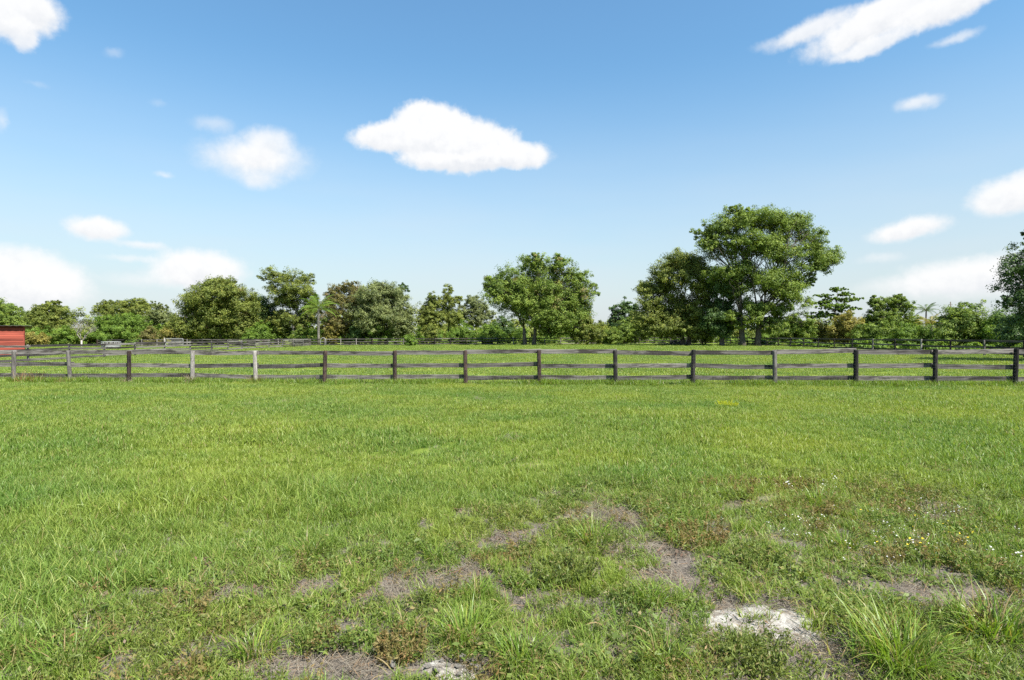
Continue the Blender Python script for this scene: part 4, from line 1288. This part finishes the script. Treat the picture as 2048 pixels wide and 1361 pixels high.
# ------------------------------------------------------------------ individual clumps of grass and weeds in the foreground
def tussock(name, label, px, py, wpx, hfac, mat, n, seed, dry=.03, lean=(.4, 1.5), wid=(.004, .009), flow=None, cat='grass tuft', segs=6, group=None):
    rng = np.random.RandomState(seed)
    x, y = gp(px, py); rad = wpx / FPX * y * .5
    n = int(n)
    th = rng.rand(n) * 6.283; r = rad * .42 * np.sqrt(rng.rand(n))
    rootp = np.stack([r * np.cos(th), r * np.sin(th), np.zeros(n)], 1)
    V, F, T = blades(rng, n, rad, rad * hfac * .45, rad * hfac * 1.1, wid[0], wid[1], (lean[0] + .25, lean[1] + .4), segs, dry + .07, 0, rootp, .6)
    a_ = Acc(); a_.add(V, F, T)
    V, F, T = blades(rng, n // 3, rad * .6, rad * .35, rad * .7, wid[0], wid[1], (.2, 1.3), 4, .25 + dry)
    a_.add(V, F, T)
    o = obj(name, a_.mesh(name), M[mat], None, (x, y, float(height(x, y)) - .01), kind=None)
    return tag(o, label, cat, group)

def feathery(name, label, px, py, wpx, h, mat, seed, n=46, cat='weed'):
    """bushy weed: many thin stems carrying fine leaflets"""
    rng = np.random.RandomState(seed)
    x, y = gp(px, py); rad = wpx / FPX * y * .5
    a_ = Acc()
    for k in range(n):
        th = rng.rand() * 6.283; r = rad * .6 * math.sqrt(rng.rand())
        p0 = np.array([r * math.cos(th), r * math.sin(th), 0])
        hh = h * rng.uniform(.5, 1.0); le = rng.uniform(.15, .6)
        p1 = p0 + np.array([math.cos(th) * hh * le, math.sin(th) * hh * le, hh])
        pm = (p0 + p1) / 2 + np.array([0, 0, hh * .08])
        tn = (rng.rand(), rng.rand(), 0)
        a_.tube([p0, pm, p1], [.003, .0022, .001], 3, False, tn)
        m = 26
        t = .2 + .8 * rng.rand(m)
        c = p0 + (p1 - p0) * t[:, None] + rng.randn(m, 3) * (.018 * (1.25 - t))[:, None]
        V, F = leaf_quads(c, rng.randn(m, 3) + np.array([0, 0, .6]), .018 + .022 * rng.rand(m), rng, .28)
        V[:, 2] = np.maximum(V[:, 2], .003)
        a_.add(V, [F], np.repeat(np.stack([np.clip(tn[0] * .6 + .4 * t, 0, 1), rng.rand(m), (rng.rand(m) < .08) * .6], 1), 4, 0))
    o = obj(name, a_.mesh(name), M[mat], None, (x, y, float(height(x, y)) - .01))
    return tag(o, label, cat)

TS = tussock
TS('grass_tussock', 'largest long-bladed grass tuft, at the bottom right corner area beside bare soil', 1800, 1335, 300, .95, 'lush', 330, 101, wid=(.005, .011))
TS('grass_tussock', 'leaning long-bladed grass tuft cut by the right edge of the picture', 1985, 1285, 260, .9, 'lush', 280, 102, wid=(.006, .012))
TS('grass_tussock', 'spiky grass tuft above the white rubble at the bottom centre', 930, 1285, 190, .95, 'lush', 240, 103)
TS('grass_tussock', 'wide grass tuft at the bottom edge right of the white rubble', 1040, 1335, 200, .95, 'lush', 240, 104)
TS('grass_tussock', 'dense tuft left of the bare trail in the middle foreground', 1185, 1092, 130, 1.1, 'lush', 240, 105, wid=(.005, .009))
TS('grass_tussock', 'small round tuft left of the dead-grass patch in the centre', 868, 1122, 95, 1.1, 'lush', 180, 106)
TS('grass_tussock', 'small tuft between dead-grass patches in the centre', 975, 1112, 76, 1.1, 'lush', 130, 107)
TS('grass_tussock', 'yellowish tuft at the bottom left edge of bare soil', 505, 1312, 180, .9, 'lush', 220, 108, dry=.08)
TS('grass_tussock', 'tuft on the right of the feathery weeds near the white flowers', 1690, 1098, 110, 1.0, 'lush', 200, 109)
TS('grass_tussock', 'dark green clump among the white flowers', 1640, 1018, 120, 1.0, 'lush', 240, 110)
TS('grass_tussock', 'bright tuft at the right edge beside the small soil patch', 2015, 1058, 110, 1.0, 'lush', 220, 111)
TS('grass_tussock', 'tuft in front of the bare trail, right of the green weed', 1300, 1210, 130, 1.0, 'lush', 190, 112, dry=.1)
TS('grass_tussock', 'tuft at the bottom edge below the white sand patch', 1330, 1345, 170, 1.0, 'lush', 220, 113, dry=.06)
TS('grass_tussock', 'isolated dark tuft far left in the closed sward', 320, 862, 80, .8, 'lush', 160, 114, wid=(.008, .014))
TS('grass_tussock', 'isolated light tuft left of centre near the fence', 460, 838, 50, .9, 'lush', 110, 115, wid=(.008, .014))
TS('grass_tussock', 'broad low tuft left of the small round tuft', 720, 1010, 100, .9, 'lush', 170, 116)
TS('grass_tussock', 'tuft on the left edge of the thin ground, above the bare soil', 610, 1120, 130, 1.0, 'lush', 200, 117)
TS('grass_tussock', 'tuft directly below the dead-grass patch in the centre', 950, 1200, 120, 1.0, 'lush', 190, 118, dry=.05)
TS('grass_tussock', 'tuft at the lower left corner among broad blades', 130, 1335, 220, .8, 'lush', 260, 119)
feathery('feathery_weed', 'green feathery weed in the middle foreground left of the bare trail', 1130, 1165, 170, .17, 'weed', 121, 70)
feathery('feathery_weed', 'reddish-brown feathery weed right of the bare trail', 1395, 1085, 190, .17, 'redweed', 122, 80)
feathery('feathery_weed', 'brownish low feathery weed at the back of the white flowers', 1590, 980, 130, .13, 'redweed', 123, 60)
feathery('feathery_weed', 'grey-green feathery weed right of the reddish-brown weed', 1510, 1130, 150, .16, 'weed', 124, 70)
feathery('feathery_weed', 'yellow-green feathery weed left of the white rubble', 800, 1310, 150, .14, 'redweed', 125, 60)
feathery('feathery_weed', 'low bushy weed below the white sand patch', 1500, 1335, 170, .13, 'weed', 126, 70)
feathery('feathery_weed', 'brown-tipped weed on the far left of the flower patch', 1490, 975, 80, .13, 'redweed', 127, 40)
feathery('feathery_weed', 'weed right of the big reddish weed among yellow flowers', 1850, 1130, 170, .13, 'weed', 128, 70)
feathery('feathery_weed', 'weed at the right edge above the leaning tuft', 1975, 1165, 150, .13, 'weed', 129, 60)
# yellow-flowered weed near the fence
o = feathery('flowering_weed', 'patch of bright yellow-green weed in the sward near the fence', 1455, 815, 66, .16, 'limeweed', 130, 90)
# dry growth round some posts of the long fence
def post_weed(label, i, mat, n, rad, h, seed):
    rng = np.random.RandomState(seed)
    x, y = main_pts[i + 2]; y -= .12
    V, F, T = blades(rng, n, rad, h * .5, h, .006, .013, (.4, 1.5), 4, .3)
    a_ = Acc(); a_.add(V, F, T)
    o = obj('dry_weed', a_.mesh('dry_weed'), M[mat], None, (x, y, float(height(x, y)) - .01))
    return tag(o, label, 'weed')
post_weed('tan dead weed slumped over the foot of the fourth post from the left', 4, 'straw', 160, .22, .55, 201)
post_weed('dry brown growth round the foot of the fifth post from the left', 5, 'redweed', 190, .26, .55, 202)
post_weed('brown tangle round the foot of the second post from the left', 2, 'redweed', 220, .40, .4, 203)
post_weed('thin dry growth at the foot of the third post from the left', 3, 'straw', 90, .2, .4, 204)
x, y = main_pts[3]; x += .75; y -= .1
V, F, T = blades(np.random.RandomState(205), 160, .5, .25, .75, .008, .018, (.3, 1.4), 5, .3)
a_ = Acc(); a_.add(V, F, T); T[:, 1] = 1.0
tag(obj('dry_weed', a_.mesh('dry_weed'), M['redweed'], None, (x, y, float(height(x, y)) - .01)), 'reddish dead weed against the bottom rail near the left end', 'weed')

# taller uncut grass under the long fence
rg = np.random.RandomState(60)
n = 2000
t = rg.rand(n) * (len(main_pts) - 1); i = np.minimum(t.astype(int), len(main_pts) - 2); f = t - i
mp_ = np.array(main_pts)
P_ = mp_[i] * (1 - f[:, None]) + mp_[i + 1] * f[:, None]
P_[:, 1] += rg.randn(n) * .16 + .02
P_ = P_[fbm(P_[:, 0] * 1.4, P_[:, 1] * .2, 1.0, 3) > .38]
fen_c = coll_new('fence_tuft')
for k in range(4):
    V, F, T = blades(rg, 90, .22, .12, .32, .008, .016, (.3, 1.3), 3, .08)
    a_ = Acc(); a_.add(V, F, T); source(fen_c, a_.mesh('fence_tuft'), M['lush'])
scatter('fence_line_grass', fen_c, P_, rg, .6, 1.2, .2)
pts = wedge_points(rg, .9, 6.5, 24.0)
pts = pts[rg.rand(len(pts)) < np.clip((fbm(pts[:, 0], pts[:, 1], .4, 3) - .42) * 6, .05, 1)]
scatter('rank_grass', fen_c, pts, rg, .35, .75, .25)
pts = wedge_points(rg, 1.1, 7.0, 21.0)
pts = pts[rg.rand(len(pts)) < np.clip((fbm(pts[:, 0] + 40, pts[:, 1], .35, 3) - .48) * 6, .03, 1)]
scatter('scattered_straw', thatch_c, pts, rg, .6, 1.3, .3)
Q_ = P_[rg.rand(len(P_)) < .35] + np.stack([np.zeros(1), np.full(1, -.12)], 1)
scatter('fence_line_dead_grass', thatch_c, Q_, rg, .7, 1.4, .2)

# ------------------------------------------------------------------ white sand and rubble
def sand_patch(name, label, px, py, rw, rh, seed, hgt=.035):
    rng = np.random.RandomState(seed)
    x, y = gp(px, py); rx = rw / FPX * y; ry = abs(gp(px, py - rh)[1] - y)
    nr, na = 14, 72
    V = []
    ph = rng.rand(6) * 6.283
    for i in range(nr + 1):
        q = i / nr
        for k in range(na):
            th = 2 * math.pi * k / na
            e = 1 + .22 * math.sin(2 * th + ph[0]) + .16 * math.sin(3 * th + ph[1]) + .11 * math.sin(5 * th + ph[2]) + .08 * math.sin(9 * th + ph[3]) + .05 * math.sin(17 * th + ph[4])
            xx = x + rx * q * e * math.cos(th); yy = y + ry * q * e * math.sin(th)
            z = float(height(xx, yy)) + (hgt * (1 - q ** 2.2) - .045 * q ** 8 + (float(fbm(xx, yy, 14, 3)) - .5) * .03 * (1 - q ** 4))
            V.append((xx - x, yy - y, z))
    Q = [(i * na + k, i * na + (k + 1) % na, (i + 1) * na + (k + 1) % na, (i + 1) * na + k) for i in range(nr) for k in range(na)]
    me = fast_mesh(name, np.array(V), [np.array(Q)], None, True)
    o = obj(name, me, M['sand'], None, (x, y, 0))
    return tag(o, label, 'sand patch')
sand_patch('sand_patch', 'bare patch of white sand in the grass at the lower right', 1515, 1243, 138, 36, 1, .007)
sand_patch('sand_patch', 'small patch of white rubble at the bottom edge near the centre', 892, 1347, 56, 22, 2, .018)
# stones of the rubble
rr = np.random.RandomState(12)
x0, y0 = gp(892, 1345)
def stone_mesh(rng):
    a_ = Acc(); V = []; n_ = 7
    for i in range(4):
        z = [-.3, .1, .45, .6][i]; r = [.8, 1.0, .8, .35][i]
        for k in range(n_):
            th = 2 * math.pi * k / n_ + .3 * i
            q = r * (1 + rng.randn() * .16)
            V.append((q * math.cos(th), q * math.sin(th) * .8, z + rng.randn() * .07))
    Q = [(i * n_ + s, i * n_ + (s + 1) % n_, (i + 1) * n_ + (s + 1) % n_, (i + 1) * n_ + s) for i in range(3) for s in range(n_)]
    a_.add(V, [np.array(Q), np.array([[3 * n_ + s for s in range(n_)]])])
    me = a_.mesh('stone'); me.materials.append(M['sand']); return me
sm_ = [stone_mesh(rr) for k in range(4)]
for k in range(14):
    xx = x0 + rr.randn() * .10; yy = y0 + rr.randn() * .05
    s = rr.uniform(.010, .026)
    o = obj('stone', sm_[k % 4], None, None, (xx, yy, float(height(xx, yy)) + .02), (rr.randn() * .2, rr.randn() * .2, rr.rand() * 6), (s, s, s))
    tag(o, 'small white stone lying in the rubble patch at the bottom edge', 'stone', 'stones of the white rubble')
